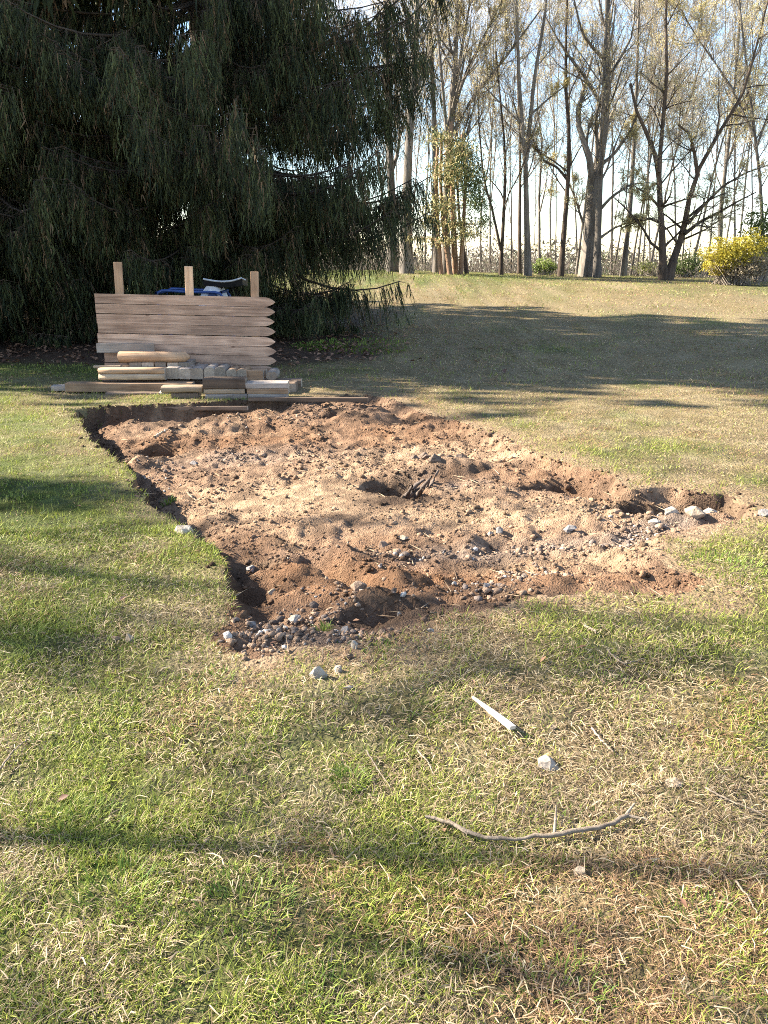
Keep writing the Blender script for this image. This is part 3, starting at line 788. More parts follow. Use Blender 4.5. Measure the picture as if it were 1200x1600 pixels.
bare_tree('pale trunk at the left of the cedar clump', [([(683, 424), (681, 330), (679, 200), (674, 80), (668, -60)], 13, 6)], 31, 44, buds=.6, budcol=(.60, .50, .24))
bare_tree('thin dark leaning trunk at the right of the cedar clump', [([(730, 424), (725, 390), (718, 345), (714, 280), (712, 180)], 6, 3)], 31, 45, M_BARKD, nb=7)
bare_tree('slender tree forking low into two curved stems right of cedar', [([(783, 425), (784, 385), (788, 320), (790, 240), (783, 170), (775, 80)], 7, 3), ([(782, 390), (770, 330), (755, 280), (748, 190), (746, 120)], 5, 2)], 31, 46, M_BARKD, nb=8)
bare_tree('tall straight trunk splitting into a narrow V high up', [([(825, 428), (823, 340), (822, 260), (818, 225), (812, 150), (808, 40), (806, -80)], 11, 4), ([(822, 252), (828, 190), (835, 120), (852, 20), (860, -60)], 8, 4), ([(830, 178), (845, 165), (862, 150), (886, 132)], 4, 2)], 30.5, 47, nb=8)
bare_tree('straight narrow trunk close beside the taller V-forked one', [([(812, 427), (812, 330), (813, 240), (809, 120), (806, 0)], 6, 3)], 32, 48, M_BARKD, nb=7)
bare_tree('very thin tree right above the small green shrub', [([(843, 424), (843, 340), (842, 280), (850, 235), (838, 170), (842, 80)], 5, 2), ([(844, 330), (852, 295), (858, 250)], 3, 1.5)], 32.5, 49, nb=6)
bare_tree('leaning bare tree with an arm drooping to the left', [([(876, 430), (881, 370), (885, 320), (889, 260), (891, 210), (884, 170), (884, 60), (888, -60)], 9, 4), ([(887, 282), (872, 262), (850, 252), (837, 228), (826, 200)], 5, 2)], 30.8, 50, M_BARKD, nb=9)
bare_tree('thickest old trunk with a twisted crooked limb to its left', [([(918, 430), (920, 380), (922, 330), (935, 260), (945, 200), (948, 120), (950, 0), (950, -80)], 24, 8), ([(922, 300), (924, 262), (918, 235), (906, 208), (900, 178), (912, 140), (925, 90)], 13, 5),
          ([(915, 365), (908, 340), (898, 308), (888, 285), (880, 262)], 5, 2.5), ([(935, 262), (960, 240), (985, 205), (995, 180)], 7, 3)], 31, 51, nb=11)
bare_tree('straight dark trunk touching the right side of the thickest trunk', [([(933, 430), (934, 370), (936, 320), (940, 240), (943, 170), (946, 60), (950, -60)], 12, 5), ([(937, 328), (955, 308), (985, 288), (1015, 285)], 6, 2), ([(937, 372), (960, 356), (985, 346), (1008, 340)], 5, 2)], 30.2, 52, nb=9)
bare_tree('plain trunk leaning right between the thickest trunk and the forked one', [([(973, 430), (980, 370), (986, 310), (990, 240), (993, 180), (997, 60), (1000, -60)], 9, 4)], 32, 53, nb=9)
bare_tree('dark spreading tree whose two stems part in a V at the ground', [([(1038, 430), (1035, 370), (1031, 320), (1030, 270), (1022, 232), (1010, 207), (996, 182), (985, 130)], 13, 5), ([(1044, 430), (1055, 395), (1068, 365), (1073, 330), (1080, 295), (1092, 270), (1096, 256), (1082, 236), (1076, 215), (1080, 200), (1060, 195)], 14, 4),
          ([(1029, 270), (1035, 200), (1042, 120), (1040, 20), (1045, -60)], 8, 4), ([(1030, 347), (1015, 341), (995, 346), (972, 356)], 6, 2), ([(1029, 322), (1010, 302), (990, 290)], 5, 2), ([(1069, 366), (1095, 346), (1125, 331), (1150, 316), (1182, 300)], 7, 2.5),
          ([(1090, 268), (1110, 232), (1130, 196), (1160, 150), (1180, 80), (1200, 0)], 7, 3), ([(1074, 350), (1100, 320), (1130, 290), (1165, 270), (1205, 256)], 6, 2)], 29.5, 54, M_BARKD, nb=11, spread=(.5, 1.3), up=.03, lo=.14)
bare_tree('tree rising above the yellow bush with budding branches', [([(1127, 424), (1125, 340), (1135, 250), (1150, 120), (1160, -50)], 8, 4), ([(1133, 262), (1155, 200), (1180, 150)], 4, 2)], 33.5, 55, buds=.8, budcol=(.58, .50, .22), nb=12)
bare_tree('budding tree at the right edge reaching out of the photo', [([(1196, 420), (1190, 300), (1178, 200), (1165, 90), (1150, -40)], 7, 3), ([(1180, 215), (1140, 130), (1090, 60), (1060, 10)], 4, 2), ([(1182, 230), (1210, 150), (1235, 40)], 4, 2)], 30.5, 56, buds=.85, budcol=(.58, .50, .22), nb=12)
THIN = [(664, 42, 61, 'thin pale stem in the wood just left of the cedar clump'), (752, 40, 62, 'thin stem in the wood at the right flank of the cedar'), (768, 44, 63, 'faint thin stem between the cedar and the low-forking slender tree'),
        (798, 38, 64, 'thin stem left of the two straight trunks beside the V-forked tree'), (862, 42, 65, 'thin stem in the wood above the right side of the small green shrub'), (903, 40, 66, 'thin stem in the wood just left of the thickest old trunk'),
        (955, 37, 67, 'thin stem between the dark straight trunk and the right-leaning plain trunk'), (1003, 38, 68, 'thin stem in the wood right of the right-leaning plain trunk'), (1018, 44, 69, 'faint stem just left of the dark V-stemmed tree'),
        (1078, 36, 70, 'thin stem behind the right stem of the dark V-stemmed tree'), (1105, 39, 71, 'thin stem left of the tree above the yellow bush'), (1150, 37, 72, 'thin stem behind the middle of the yellow bush'),
        (1172, 41, 73, 'thin budding stem behind the right half of the yellow bush'), (590, 40, 74, 'thin stem seen through the right fringe of the big spruce'), (560, 38, 75, 'thin stem seen through the big spruce, second from its right fringe'),
        (500, 36, 76, 'thin stem seen through the middle right of the big spruce'), (985, 36, 77, 'thin tall stem crossing behind the right-leaning plain trunk'), (1060, 42, 78, 'thin stem rising between the two stems of the dark V-stemmed tree'),
        (1035, 46, 79, 'faint stem directly behind the left stem of the dark V-stemmed tree'), (1125, 46, 80, 'faint stem directly behind the tree above the yellow bush'), (640, 44, 91, 'faint stem right behind the thick trunk beside the spruce'), (930, 47, 92, 'faint stem behind the thickest old trunk')]
_src = []
for i, (bx, Yd, sd_, lab) in enumerate(THIN):
    rs = random.Random(sd_)
    if i < 9:
        lean = rs.uniform(-14, 14)
        _src.append(bare_tree(lab, [([(bx, 436), (bx+lean*.2+rs.uniform(-7, 7), 330), (bx+lean*.6+rs.uniform(-12, 12), 220), (bx+lean+rs.uniform(-12, 12), 90), (bx+lean*1.4, -60)], rs.uniform(2.6, 4.2), 1.4)], Yd, sd_, M_BARK, nb=16,
                    buds=.5 if i < 5 else .8, budcol=(.58, .50, .26), group='thin bare trees deeper in the wood', up=.2))
        continue
    src = _src[i % 4 if bx < 980 else 5+i % 4]
    c = src.copy(); C.objects.link(c); c['label'] = lab
    q = wp(bx, 430, Yd); c.location = (q[0], Yd, tz(q[0], Yd)); c.rotation_euler = (rs.uniform(-.07, .07), rs.uniform(-.07, .07), rs.uniform(0, 6.28)); c.scale = (1, 1, rs.uniform(.9, 1.1))
    for ch in src.children:
        d = ch.copy(); C.objects.link(d); d.parent = c
# the rest of the wood: many alike thin saplings, copies of four kinds
_r = random.Random(77)
_sap = []
for i in range(20):
    lab, grp = 'one of many thin twiggy saplings massed deep in the wood', 'mass of thin twiggy saplings far back in the wood'
    bx = 590+i*31+_r.uniform(-12, 12); Yd = _r.uniform(34, 56)
    if i < 4:
        ln = _r.uniform(-12, 12)
        _sap.append(bare_tree(lab, [([(bx, 436), (bx+ln*.2+_r.uniform(-6, 6), 330), (bx+ln*.6+_r.uniform(-9, 9), 220), (bx+ln+_r.uniform(-8, 8), 90), (bx+ln*1.5, -60)], 2.6, 1.0)], Yd, 400+i, M_BARK, nb=18, buds=.6, budcol=(.62, .54, .30), group=grp, up=.14, spread=(.4, 1.1)))
        continue
    src = _sap[i % 4]
    c = src.copy(); C.objects.link(c); c['label'] = lab
    q = wp(bx, 430, Yd); c.location = (q[0], Yd, tz(q[0], Yd)-.1); c.rotation_euler = (_r.uniform(-.1, .1), _r.uniform(-.12, .12), _r.uniform(0, 6.28))
    k_ = Yd/40*_r.uniform(.9, 1.2); c.scale = (.9, .9, k_)
    for ch in src.children:
        d = ch.copy(); C.objects.link(d); d.parent = c
# bare trees standing out of frame on the left whose shadows cross the near lawn
for i, (x0, y0, h, s_, lean_) in enumerate([(-6.4, 2.06, 8, 81, .27), (-9.0, 5.95, 3.75, 82, .1), (-12.5, 5.75, 9, 83, .05)]):
    bare_tree(['slim bare tree beyond the left edge nearest the camera', 'low bare tree beyond the left edge shading the turf left of the patch', 'tall bare tree farthest beyond the left edge'][i], [([(x0, y0, 0), (x0+.05, y0+lean_*h*.3, h*.3), (x0-.05, y0+lean_*h*.6, h*.6), (x0+.05, y0+lean_*h, h)], [.034, .09, .09][i], .014)], 0, s_, group='bare trees beyond the left edge', world_pts=True, buds=[0, .8, .6][i], nb=[20, 14, 10][i], tw_r=[1, 2, 1.6][i])

# cedar clump: stringy olive foliage around several trunks
def cedar():
    rng = np.random.default_rng(90)
    b0 = wp(713, 424, 29.5); b0[2] = tz(b0[0], b0[1])
    t = thing('cedar_tree', 'olive yellow cedar with reddish trunks in front of the bare trees', 'cedar', tuple(b0))
    for pix, w in [([(712, 424), (708, 340), (706, 260), (704, 190)], 10), ([(704, 424), (694, 360), (688, 290), (690, 210)], 8), ([(720, 424), (724, 350), (728, 280), (722, 210)], 7), ([(690, 424), (684, 370), (680, 300), (684, 230)], 8)]:
        pl = np.array([wp(a, b, 29.5+rng.normal(0, .3)) for a, b in pix]); pl[0, 2] = b0[2]-.1
        p, L = resample(pl, None)
        g = Geo(); g.tubes((p-b0)[None], (w/F*29.5/2*(1-.5*np.linspace(0, 1, 9)))[None], 8, None, .25); g.build('trunk', M_CEDARB, t, True)
    G, B = Geo(), Geo()
    cs = [(690, 215, 24, 14, .55), (722, 235, 26, 20, .5), (700, 270, 32, 22, .6), (738, 285, 22, 26, .08), (690, 320, 34, 16, .6), (746, 315, 20, 18, .05), (712, 350, 34, 14, .5), (668, 345, 16, 12, .5), (735, 365, 22, 8, .6), (695, 375, 30, 8, .7), (722, 260, 30, 30, .4), (648, 372, 22, 4, .6), (755, 345, 14, 10, .1)]
    for cx, cy, rx, ry, yel in cs:
        n = int(rx*ry*1.5)
        a = rng.normal(0, .55, n)*rx+cx; b = rng.normal(0, .55, n)*ry+cy; dd = rng.normal(0, .5, n)
        base = np.array([wp(p_, q_, 29.3+d_) for p_, q_, d_ in zip(a, b, dd)])-b0
        d = rng.normal(0, .6, (n, 3))+np.array((0, 0, -.7)); d /= np.linalg.norm(d, axis=1, keepdims=True)
        w = np.cross(d, rng.normal(0, 1, (n, 3))); w /= np.linalg.norm(w, axis=1, keepdims=True)
        ll = rng.uniform(.06, .2, (n, 1)); V = np.stack([base-w*.02, base+w*.02, base+d*ll], 1)
        yv = (rng.random((n, 1)) < yel)
        col = np.where(yv, np.array((.40, .33, .15)), np.array((.06, .085, .03)))*rng.uniform(.6, 1.3, (n, 1))
        G.add(V, t=np.arange(n*3).reshape(-1, 3), c=np.repeat(col[:, None], 3, 1))
        m = 7; e = np.array([wp(cx+rng.normal(0, .8)*rx, cy+rng.normal(0, .8)*ry, 29.2+rng.normal(0, .5)) for _ in range(m)])-b0
        s = np.array([wp(704+rng.uniform(-14, 14), cy+6, 29.5) for _ in range(m)])-b0
        B.cones(s, e, np.full(m, .018), 4)
    B.build('branches', M_CEDARB, t); kind(G.build('crown', M_NEEDLE, t), 'stuff')
cedar()

# bushes
def bush(name, label, cat, boxes, Yd, n, cols, seed, leaf=.045, stems=60, stemmat=M_TWIG, group=None, base_px=None):
    rng = np.random.default_rng(seed)
    cx, cy = base_px
    b0 = wp(cx, cy, Yd); b0[2] = tz(b0[0], b0[1])
    t = thing(name, label, cat, tuple(b0), group)
    G, S = Geo(), Geo()
    for (px, py, rx, ry, wgt, ci) in boxes:
        m = int(n*wgt)
        u = rng.normal(0, 1, (m, 3)); u /= np.linalg.norm(u, axis=1, keepdims=True); u *= rng.random((m, 1))**.45
        c = wp(px, py, Yd)-b0; rX, rZ = rx/F*Yd, ry/F*Yd
        lump = 1+.35*np.sin(u[:, :1]*7+px)*np.cos(u[:, 2:3]*6+py)
        p = c+u*lump*np.array((rX, rX*.8, rZ)); p[:, 2] = np.maximum(p[:, 2], .03)
        d = rng.normal(0, 1, (m, 3)); d /= np.linalg.norm(d, axis=1, keepdims=True); w = np.cross(d, rng.normal(0, 1, (m, 3))); w /= np.linalg.norm(w, axis=1, keepdims=True)
        s = rng.uniform(.5, 1.1, (m, 1))*leaf
        V = np.stack([p-d*s, p+w*s*.6, p+d*s, p-w*s*.6], 1)
        v = rng.random((m, 1)); c1, c2 = cols[ci]; col = np.array(c1)*(1-v)+np.array(c2)*v
        base = np.arange(m)[:, None, None]*4
        G.add(V, t=base+np.array([[[0, 1, 2], [0, 2, 3]]]), c=np.repeat(col[:, None], 4, 1))
        k = max(4, int(stems*wgt)); e = p[rng.integers(0, m, k)]; st = np.stack([c[0]*.6+rng.normal(0, .35*rX, k), rng.normal(0, .3*rX, k), np.zeros(k)], 1)
        S.cones(st, e, np.full(k, .014*Yd/30), 3)
    kind(S.build('stems', stemmat, t), 'stuff'); kind(G.build('foliage', M_BUD, t), 'stuff')
    return t
YEL = ((.25, .215, .03), (.50, .42, .06)); GRN = ((.05, .08, .02), (.16, .2, .06)); OLV = ((.14, .16, .05), (.34, .34, .12)); DRY = ((.14, .11, .07), (.34, .28, .19))
bush('forsythia_bush', 'bright yellow flowering bush at the right edge of the lawn', 'bush', [(1135, 398, 36, 24, .45, 0), (1170, 385, 34, 24, .3, 0), (1120, 412, 24, 18, .2, 0), (1180, 415, 40, 16, .2, 3), (1150, 420, 46, 14, .2, 3)], 27, 9500, [YEL, GRN, OLV, DRY], 95, .04, 120, base_px=(1150, 436))
bush('shrub', 'green shrub rising behind the yellow flowering bush', 'shrub', [(1185, 350, 26, 26, .5, 1), (1200, 380, 26, 30, .5, 2)], 30, 2600, [YEL, GRN, OLV, DRY], 96, .05, 120, base_px=(1195, 436))
bush('shrub', 'small bright green shrub at the foot of the thin trees', 'shrub', [(850, 415, 15, 13, .6, 2), (862, 418, 9, 9, .25, 2), (838, 419, 9, 7, .2, 1)], 31.5, 1900, [YEL, GRN, ((.13, .19, .04), (.3, .36, .09)), DRY], 97, .035, 60, base_px=(850, 430))
bush('shrub', 'low dark green growth behind the forked dark tree', 'shrub', [(1080, 412, 26, 18, .6, 1), (1060, 420, 24, 10, .3, 1), (1010, 418, 18, 10, .25, 2)], 33, 2200, [YEL, GRN, OLV, DRY], 98, .045, 80, base_px=(1070, 432))
for i, (px, seed) in enumerate([(30, 99), (110, 100)]):
    bush('shrub', ['yellowish sunlit shrub glimpsed through the spruce at far left', 'sunlit yellow green shrub glimpsed through the spruce near the left rail'][i], 'shrub', [(px, 405, 60, 40, .6, 2), (px+10, 430, 50, 30, .4, 0)], 21, 2200, [((.30, .30, .06), (.5, .46, .12)), GRN, OLV, DRY], seed, .06, 80, base_px=(px, 460))

# thicket and far-off wood beyond the crest: reads as one mass
def thicket():
    rng = np.random.default_rng(120)
    G = Geo()
    def stems(n, y0, y1, h0, h1, r, cols, lean=.2, xr=.62):
        y = rng.uniform(y0, y1, n); x = rng.uniform(-.15, xr, n)*y; z = terrain(x, y)
        h = rng.uniform(h0, h1, n); d = np.stack([rng.normal(0, lean, n), rng.normal(0, lean, n), np.ones(n)], 1)*h[:, None]
        b = np.stack([x, y, z], 1); v = rng.random((n, 1)); col = np.array(cols[0])*(1-v)+np.array(cols[1])*v
        G.cones(b, b+d, r*rng.uniform(.6, 1.5, n), 3, col)
        k = 3
        f = rng.uniform(.25, .9, (k, n, 1)); s = (b[None]+d[None]*f).reshape(-1, 3)
        e = s+np.concatenate([rng.normal(0, .35, (k*n, 2)), rng.uniform(0, .7, (k*n, 1))], 1)*np.tile(h, k)[:, None]*.35
        G.cones(s, e, np.full(k*n, .45*r), 3, np.tile(col, (k, 1)))
    stems(1500, 32, 41, .3, 1.5, .008, ((.07, .055, .042), (.16, .13, .10)), .55)
    stems(700, 42, 60, 1.5, 4.6, .02, ((.07, .06, .05), (.15, .13, .105)), .22)
    stems(700, 70, 105, 5, 9, .05, ((.08, .072, .065), (.15, .135, .12)), .1)
    kind(G.build('far_woodland', M_LEAF), 'stuff')
    G2 = Geo()
    n = 34000
    y = rng.uniform(74, 108, n); x = rng.uniform(-.15, .62, n)*y; z = terrain(x, y)+rng.random(n)**.6*9.6*(.45+.75*fbm(x, y, 8, 4, 2))
    p = np.stack([x, y, z], 1); d = rng.normal(0, 1, (n, 3)); w = rng.normal(0, 1, (n, 3))
    V = np.stack([p, p+d*.24, p+w*.24], 1); g = (fbm(x, y, 9, 2, 2) > .54)[:, None] & (rng.random((n, 1)) < .6)
    col = np.where(g, np.array((.06, .078, .042)), np.array((.105, .092, .078)))*rng.uniform(.7, 1.2, (n, 1))
    G2.add(V, t=np.arange(n*3).reshape(-1, 3), c=np.repeat(col[:, None], 3, 1))
    n = 16000
    y = rng.uniform(33, 46, n); x = rng.uniform(-.1, .62, n)*y; z = terrain(x, y)+rng.random(n)**1.3*1.5
    p = np.stack([x, y, z], 1); d = rng.normal(0, 1, (n, 3)); w = rng.normal(0, 1, (n, 3))
    V = np.stack([p, p+d*.05, p+w*.05], 1); g = (fbm(x, y, 4, 3, 2) > .5)[:, None] & (rng.random((n, 1)) < .5)
    col = np.where(g, np.array((.085, .10, .04)), np.array((.14, .108, .076)))*rng.uniform(.6, 1.2, (n, 1))
    G2.add(V, t=np.arange(n*3).reshape(-1, 3), c=np.repeat(col[:, None], 3, 1))
    kind(G2.build('undergrowth', M_BUD), 'stuff')
thicket()

# ------------------------------------------------------------------ picket panel
def boxbm(bm, c, s, rot=None, bev=0):
    r = bmesh.ops.create_cube(bm, size=1)
    vs_ = r['verts']
    bmesh.ops.scale(bm, vec=s, verts=vs_)
    if bev: bmesh.ops.bevel(bm, geom=list({e for v in vs_ for e in v.link_edges}), offset=bev, segments=1, affect='EDGES')
    vs_ = [v for v in bm.verts if v.tag is False]
    if rot is not None: bmesh.ops.rotate(bm, cent=(0, 0, 0), matrix=rot, verts=vs_)
    bmesh.ops.translate(bm, vec=c, verts=vs_)
    for v in bm.verts: v.tag = True
def panel():
    rs = random.Random(4)
    Yp = 9.2
    a = wp(143, 460, Yp); b = wp(150, 598, Yp); e = wp(426, 475, Yp)
    zb = tz((a[0]+e[0])/2, Yp)
    W = e[0]-a[0]; Hh = a[2]-zb
    t = thing('picket_panel', 'unpainted picket fence panel standing on its side before the spruce', 'fence panel', (a[0]+W/2, Yp, zb-.01))
    t.rotation_euler = (R(-3), R(1.3), 0)
    n = 9; pitch = Hh/n
    for i in range(n):
        bm = bmesh.new()
        w = pitch-rs.uniform(.003, .009); th = .019
        x0 = -W/2+(.05 if i < 3 else 0)+rs.uniform(-.008, .008); x1 = W/2+rs.uniform(-.012, .012)
        zc = (i+.5)*pitch+rs.uniform(-.002, .002)
        tip = .15
        out = [(x0, -w/2)]
        for k in range(9):
            u = k/8
            out.append((x1-tip*(1-u), -w/2*(1-u**2.6)))
        out = out[:-1]+[(x1, 0)]
        top = [(x, -y) for x, y in out[1:-1]][::-1]+[(x0, w/2)]
        prof = out+top
        f0 = [bm.verts.new((x, -th/2, y)) for x, y in prof]; f1 = [bm.verts.new((x, th/2, y)) for x, y in prof]
        bm.faces.new(f0); bm.faces.new(f1[::-1])
        for k in range(len(prof)): bm.faces.new((f0[k], f1[k], f1[(k+1) % len(prof)], f0[(k+1) % len(prof)]))
        bmesh.ops.recalc_face_normals(bm, faces=bm.faces)
        o = bm_obj('picket', bm, M_PICKET, t); o.location = (0, rs.uniform(-.003, .003), zc); o.rotation_euler = (rs.uniform(-.03, .03), rs.uniform(-.004, .004), 0)
    for px, top in [(176.5, 410), (288, 414), (392, 420)]:
        p = wp(px, top, Yp+.035)
        h = p[2]-zb
        bm = bmesh.new(); boxbm(bm, (0, 0, 0), (.089, .038, h), None, .004)
        o = bm_obj('rail', bm, M_RAIL, t); o.location = (p[0]-(a[0]+W/2), .034, h/2)
panel()

# ------------------------------------------------------------------ timber pile
def timber(name, label, cat, x0, x1, ytop, ybot, Yf, depth, mat, along='x', round_=.3, group='timbers stacked before the picket panel', yaw=0, zdrop=0):
    p0 = wp(x0, ybot, Yf); p1 = wp(x1, ytop, Yf)
    w, h = p1[0]-p0[0], p1[2]-p0[2]
    c = ((p0[0]+p1[0])/2, Yf+depth/2, p0[2]-zdrop)
    if along == 'x': L, Wd = w, depth
    else: L, Wd = depth, w
    bm = bmesh.new()
    k = 5; prof = []
    rx, rz = min(Wd, h)*round_, min(Wd, h)*round_
    for cxs, czs, a0 in [(1, 1, 0), (-1, 1, 90), (-1, -1, 180), (1, -1, 270)]:
        for i in range(k):
            a = R(a0+90*i/(k-1)); prof.append((cxs*(Wd/2-rx)+rx*math.cos(a), h/2+czs*(h/2-rz)+rz*math.sin(a)))
    rs = random.Random(int(x0*7+ytop))
    nseg = 5
    rings = []
    for j in range(nseg+1):
        xx = -L/2+L*j/nseg
        dy, dz = rs.uniform(-.003, .003), rs.uniform(-.002, .002)
        rings.append([bm.verts.new((xx+(rs.uniform(-.004, .004) if j in (0, nseg) else 0), y+dy, z+dz+rs.uniform(-.0015, .0015))) for y, z in prof])
    n = len(prof)
    for j in range(nseg):
        for i in range(n): bm.faces.new((rings[j][i], rings[j+1][i], rings[j+1][(i+1) % n], rings[j][(i+1) % n]))
    e0 = bm.faces.new(rings[0]); e1 = bm.faces.new(rings[-1][::-1]); e0.material_index = e1.material_index = 1
    bmesh.ops.recalc_face_normals(bm, faces=bm.faces)
    o = bm_obj(name, bm, [mat, M_ENDG], None, False)
    for p in o.data.polygons: p.use_smooth = p.material_index == 0 and round_ > .35
    o.location = c; o.rotation_euler = (0, 0, (0 if along == 'x' else math.pi/2)+yaw)
    return tag(o, label, cat, group)
g_ = 'timbers stacked before the picket panel'
TB = 'landscape_timber'
timber('beam', 'long brown beam lying in front at the left end of the pile', 'beam', 103, 300, 599, 613, 8.56, .14, M_TIMBER, 'x', .12, None)
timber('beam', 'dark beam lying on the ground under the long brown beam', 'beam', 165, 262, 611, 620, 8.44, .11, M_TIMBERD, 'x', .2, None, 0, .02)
timber('board', 'short grey board poking out left of the long brown beam', 'board', 80, 125, 600, 608, 8.68, .12, M_TIMBERG, 'x', .15, None, .1, .02)
timber('board', 'grey board lying flat behind the left end of the long beam', 'board', 112, 158, 589, 594, 8.95, .14, M_TIMBERG, 'x', .15, None, 0, .08)
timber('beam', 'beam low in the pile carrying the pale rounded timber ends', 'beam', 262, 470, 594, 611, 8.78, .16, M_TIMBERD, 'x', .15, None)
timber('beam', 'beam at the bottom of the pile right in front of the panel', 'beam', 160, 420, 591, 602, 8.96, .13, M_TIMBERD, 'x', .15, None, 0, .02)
timber('beam', 'second beam from the bottom right in front of the panel', 'beam', 165, 415, 578, 591, 8.97, .12, M_TIMBER, 'x', .15, None)
timber(TB, 'upper of the two pale halved timbers above the long beam', 'timber', 153, 256, 576, 584.5, 8.62, .14, M_TIMBER, 'x', .42, g_)
timber(TB, 'lower of the two halved timbers resting on the long beam', 'timber', 154, 257, 584.8, 594.5, 8.61, .14, M_TIMBERY, 'x', .42, g_)
timber('stake', 'thin flat stake lying at the left end of the pile', 'stake', 146, 187, 571.5, 574.8, 8.78, .05, M_TIMBERY, 'x', .2, None, .06)
timber('board', 'wide board under the row of five square ends', 'board', 186, 300, 574, 577, 8.80, .4, M_TIMBERD, 'x', .1, None)
for i, (a, b) in enumerate([(202, 220), (222, 240), (242, 258.5), (261, 277), (279, 296)]):
    timber(TB, ['first', 'second', 'third', 'fourth', 'fifth'][i]+' from the left of five square timber ends under the log', 'timber', a, b, 566.5+(i % 2)*.4, 574, 8.86, .3, [M_TIMBER, M_TIMBERG][i % 2 == 0 and i > 2], 'y', .12, g_)
for i, (a, b, tp, m) in enumerate([(258, 279, 575, M_TIMBERG), (279.5, 297.5, 576, M_TIMBERG), (298, 317, 575.5, M_TIMBERG), (319, 335, 573.5, M_TIMBERG), (336, 352, 573.8, M_TIMBERG), (354, 369.5, 577, M_TIMBER), (371, 385, 576.5, M_TIMBER)]):
    timber(TB, ['leftmost', 'second', 'third', 'fourth', 'fifth', 'sixth', 'seventh'][i]+(' pale grey' if m is M_TIMBERG else ' brown')+' rounded timber end in the middle row, counting from left', 'timber', a, b, tp, 592.5, 8.70, .32, m, 'y', .38 if i > 2 else .2, g_)
timber('board', 'brown board set on edge right of the rounded timber ends', 'board', 386, 411, 579, 593.5, 8.72, .05, M_TIMBER, 'x', .1, None)
timber(TB, 'lone pale grey rounded end at the right of the middle row', 'timber', 416, 432, 581, 594, 8.70, .3, M_TIMBERG, 'y', .42, g_)
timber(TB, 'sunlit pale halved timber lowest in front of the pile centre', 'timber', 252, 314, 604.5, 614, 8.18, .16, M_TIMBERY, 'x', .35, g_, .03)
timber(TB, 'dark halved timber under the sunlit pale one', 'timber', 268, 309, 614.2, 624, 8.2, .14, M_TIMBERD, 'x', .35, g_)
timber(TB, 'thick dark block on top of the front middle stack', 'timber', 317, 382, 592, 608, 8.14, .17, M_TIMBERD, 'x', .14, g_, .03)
timber(TB, 'middle halved timber of the front middle stack of three', 'timber', 319, 382, 608.2, 616, 8.14, .15, M_TIMBERY, 'x', .35, g_)
timber(TB, 'bottom grey halved timber of the front middle stack', 'timber', 321, 386, 616.2, 625, 8.13, .15, M_TIMBERG, 'x', .35, g_)
timber(TB, 'top grey board of the front right stack', 'timber', 384, 449, 598.5, 607.5, 8.15, .18, M_TIMBERG, 'x', .2, g_, .02)
timber(TB, 'middle grey brown board of the front right stack', 'timber', 386, 450, 607.7, 616, 8.15, .17, M_TIMBER, 'x', .2, g_)
timber(TB, 'bottom board of the front right stack', 'timber', 388, 448, 616.2, 625, 8.14, .17, M_TIMBERG, 'x', .2, g_)
timber(TB, 'dark square block at the far right end of the pile', 'timber', 446, 462, 595, 610, 8.5, .25, M_TIMBERD, 'y', .12, g_, 0, .03)
for i, (a, b) in enumerate([(386, 394), (396, 424), (430, 445)]):
    timber('board', ['narrow grey offcut', 'longest grey offcut', 'short grey offcut'][i]+' lying behind the front right stack', 'board', a, b, 592.5, 598, 8.42, .12, M_TIMBERG, 'x', .15, None, 0, .05)
timber('board', 'thin weathered board lying flat right of the pile', 'board', 440, 476, 617, 620, 8.3, .1, M_TIMBERG, 'x', .1, None, -.05, .02)
timber('board', 'grey weathered plank leaning on the lower left of the panel', 'board', 152, 240, 537, 551, 9.10, .022, M_TIMBERG, 'x', .1, None)
# round post lying on the square ends
def post():
    a, b = wp(186, 557.5, 8.93), wp(297, 558, 8.93)
    r = .060
    t = thing('round_post', 'round wooden post lying on top of the pile with dark pointed end', 'post', tuple((a+b)/2))
    L = b[0]-a[0]
    g = Geo(); xs = np.array([-.5, -.49, -.3, -.1, .1, .3, .43, .5])*L
    rr = r*np.array([.94, 1, 1.02, .99, 1.0, .98, .96, .25])
    g.tubes(np.stack([xs, 0*xs, 0*xs], 1)[None], rr[None], 14, None, .04); g.build('shaft', M_TIMBER, t, True)
    bm = bmesh.new(); bmesh.ops.create_circle(bm, cap_ends=True, segments=14, radius=r*.95)
    bmesh.ops.rotate(bm, cent=(0, 0, 0), matrix=Matrix.Rotation(math.pi/2, 3, 'Y'), verts=bm.verts)
    o = bm_obj('cut_end', bm, M_ENDG, t); o.location = (-L/2-.002, 0, 0)
post()
# edging boards along the far rim of the dug-out patch
timber('edging_board', 'dark edging board along the far right rim of the dug patch', 'board', 388, 575, 617, 623, 8.0, .05, M_TIMBERD, 'x', .1, None, -.012, .03)
timber('edging_board', 'earth covered edging board along the far left rim of the patch', 'board', 112, 386, 628, 634, 7.86, .045, M_TIMBERD, 'x', .1, None, .006, .05)

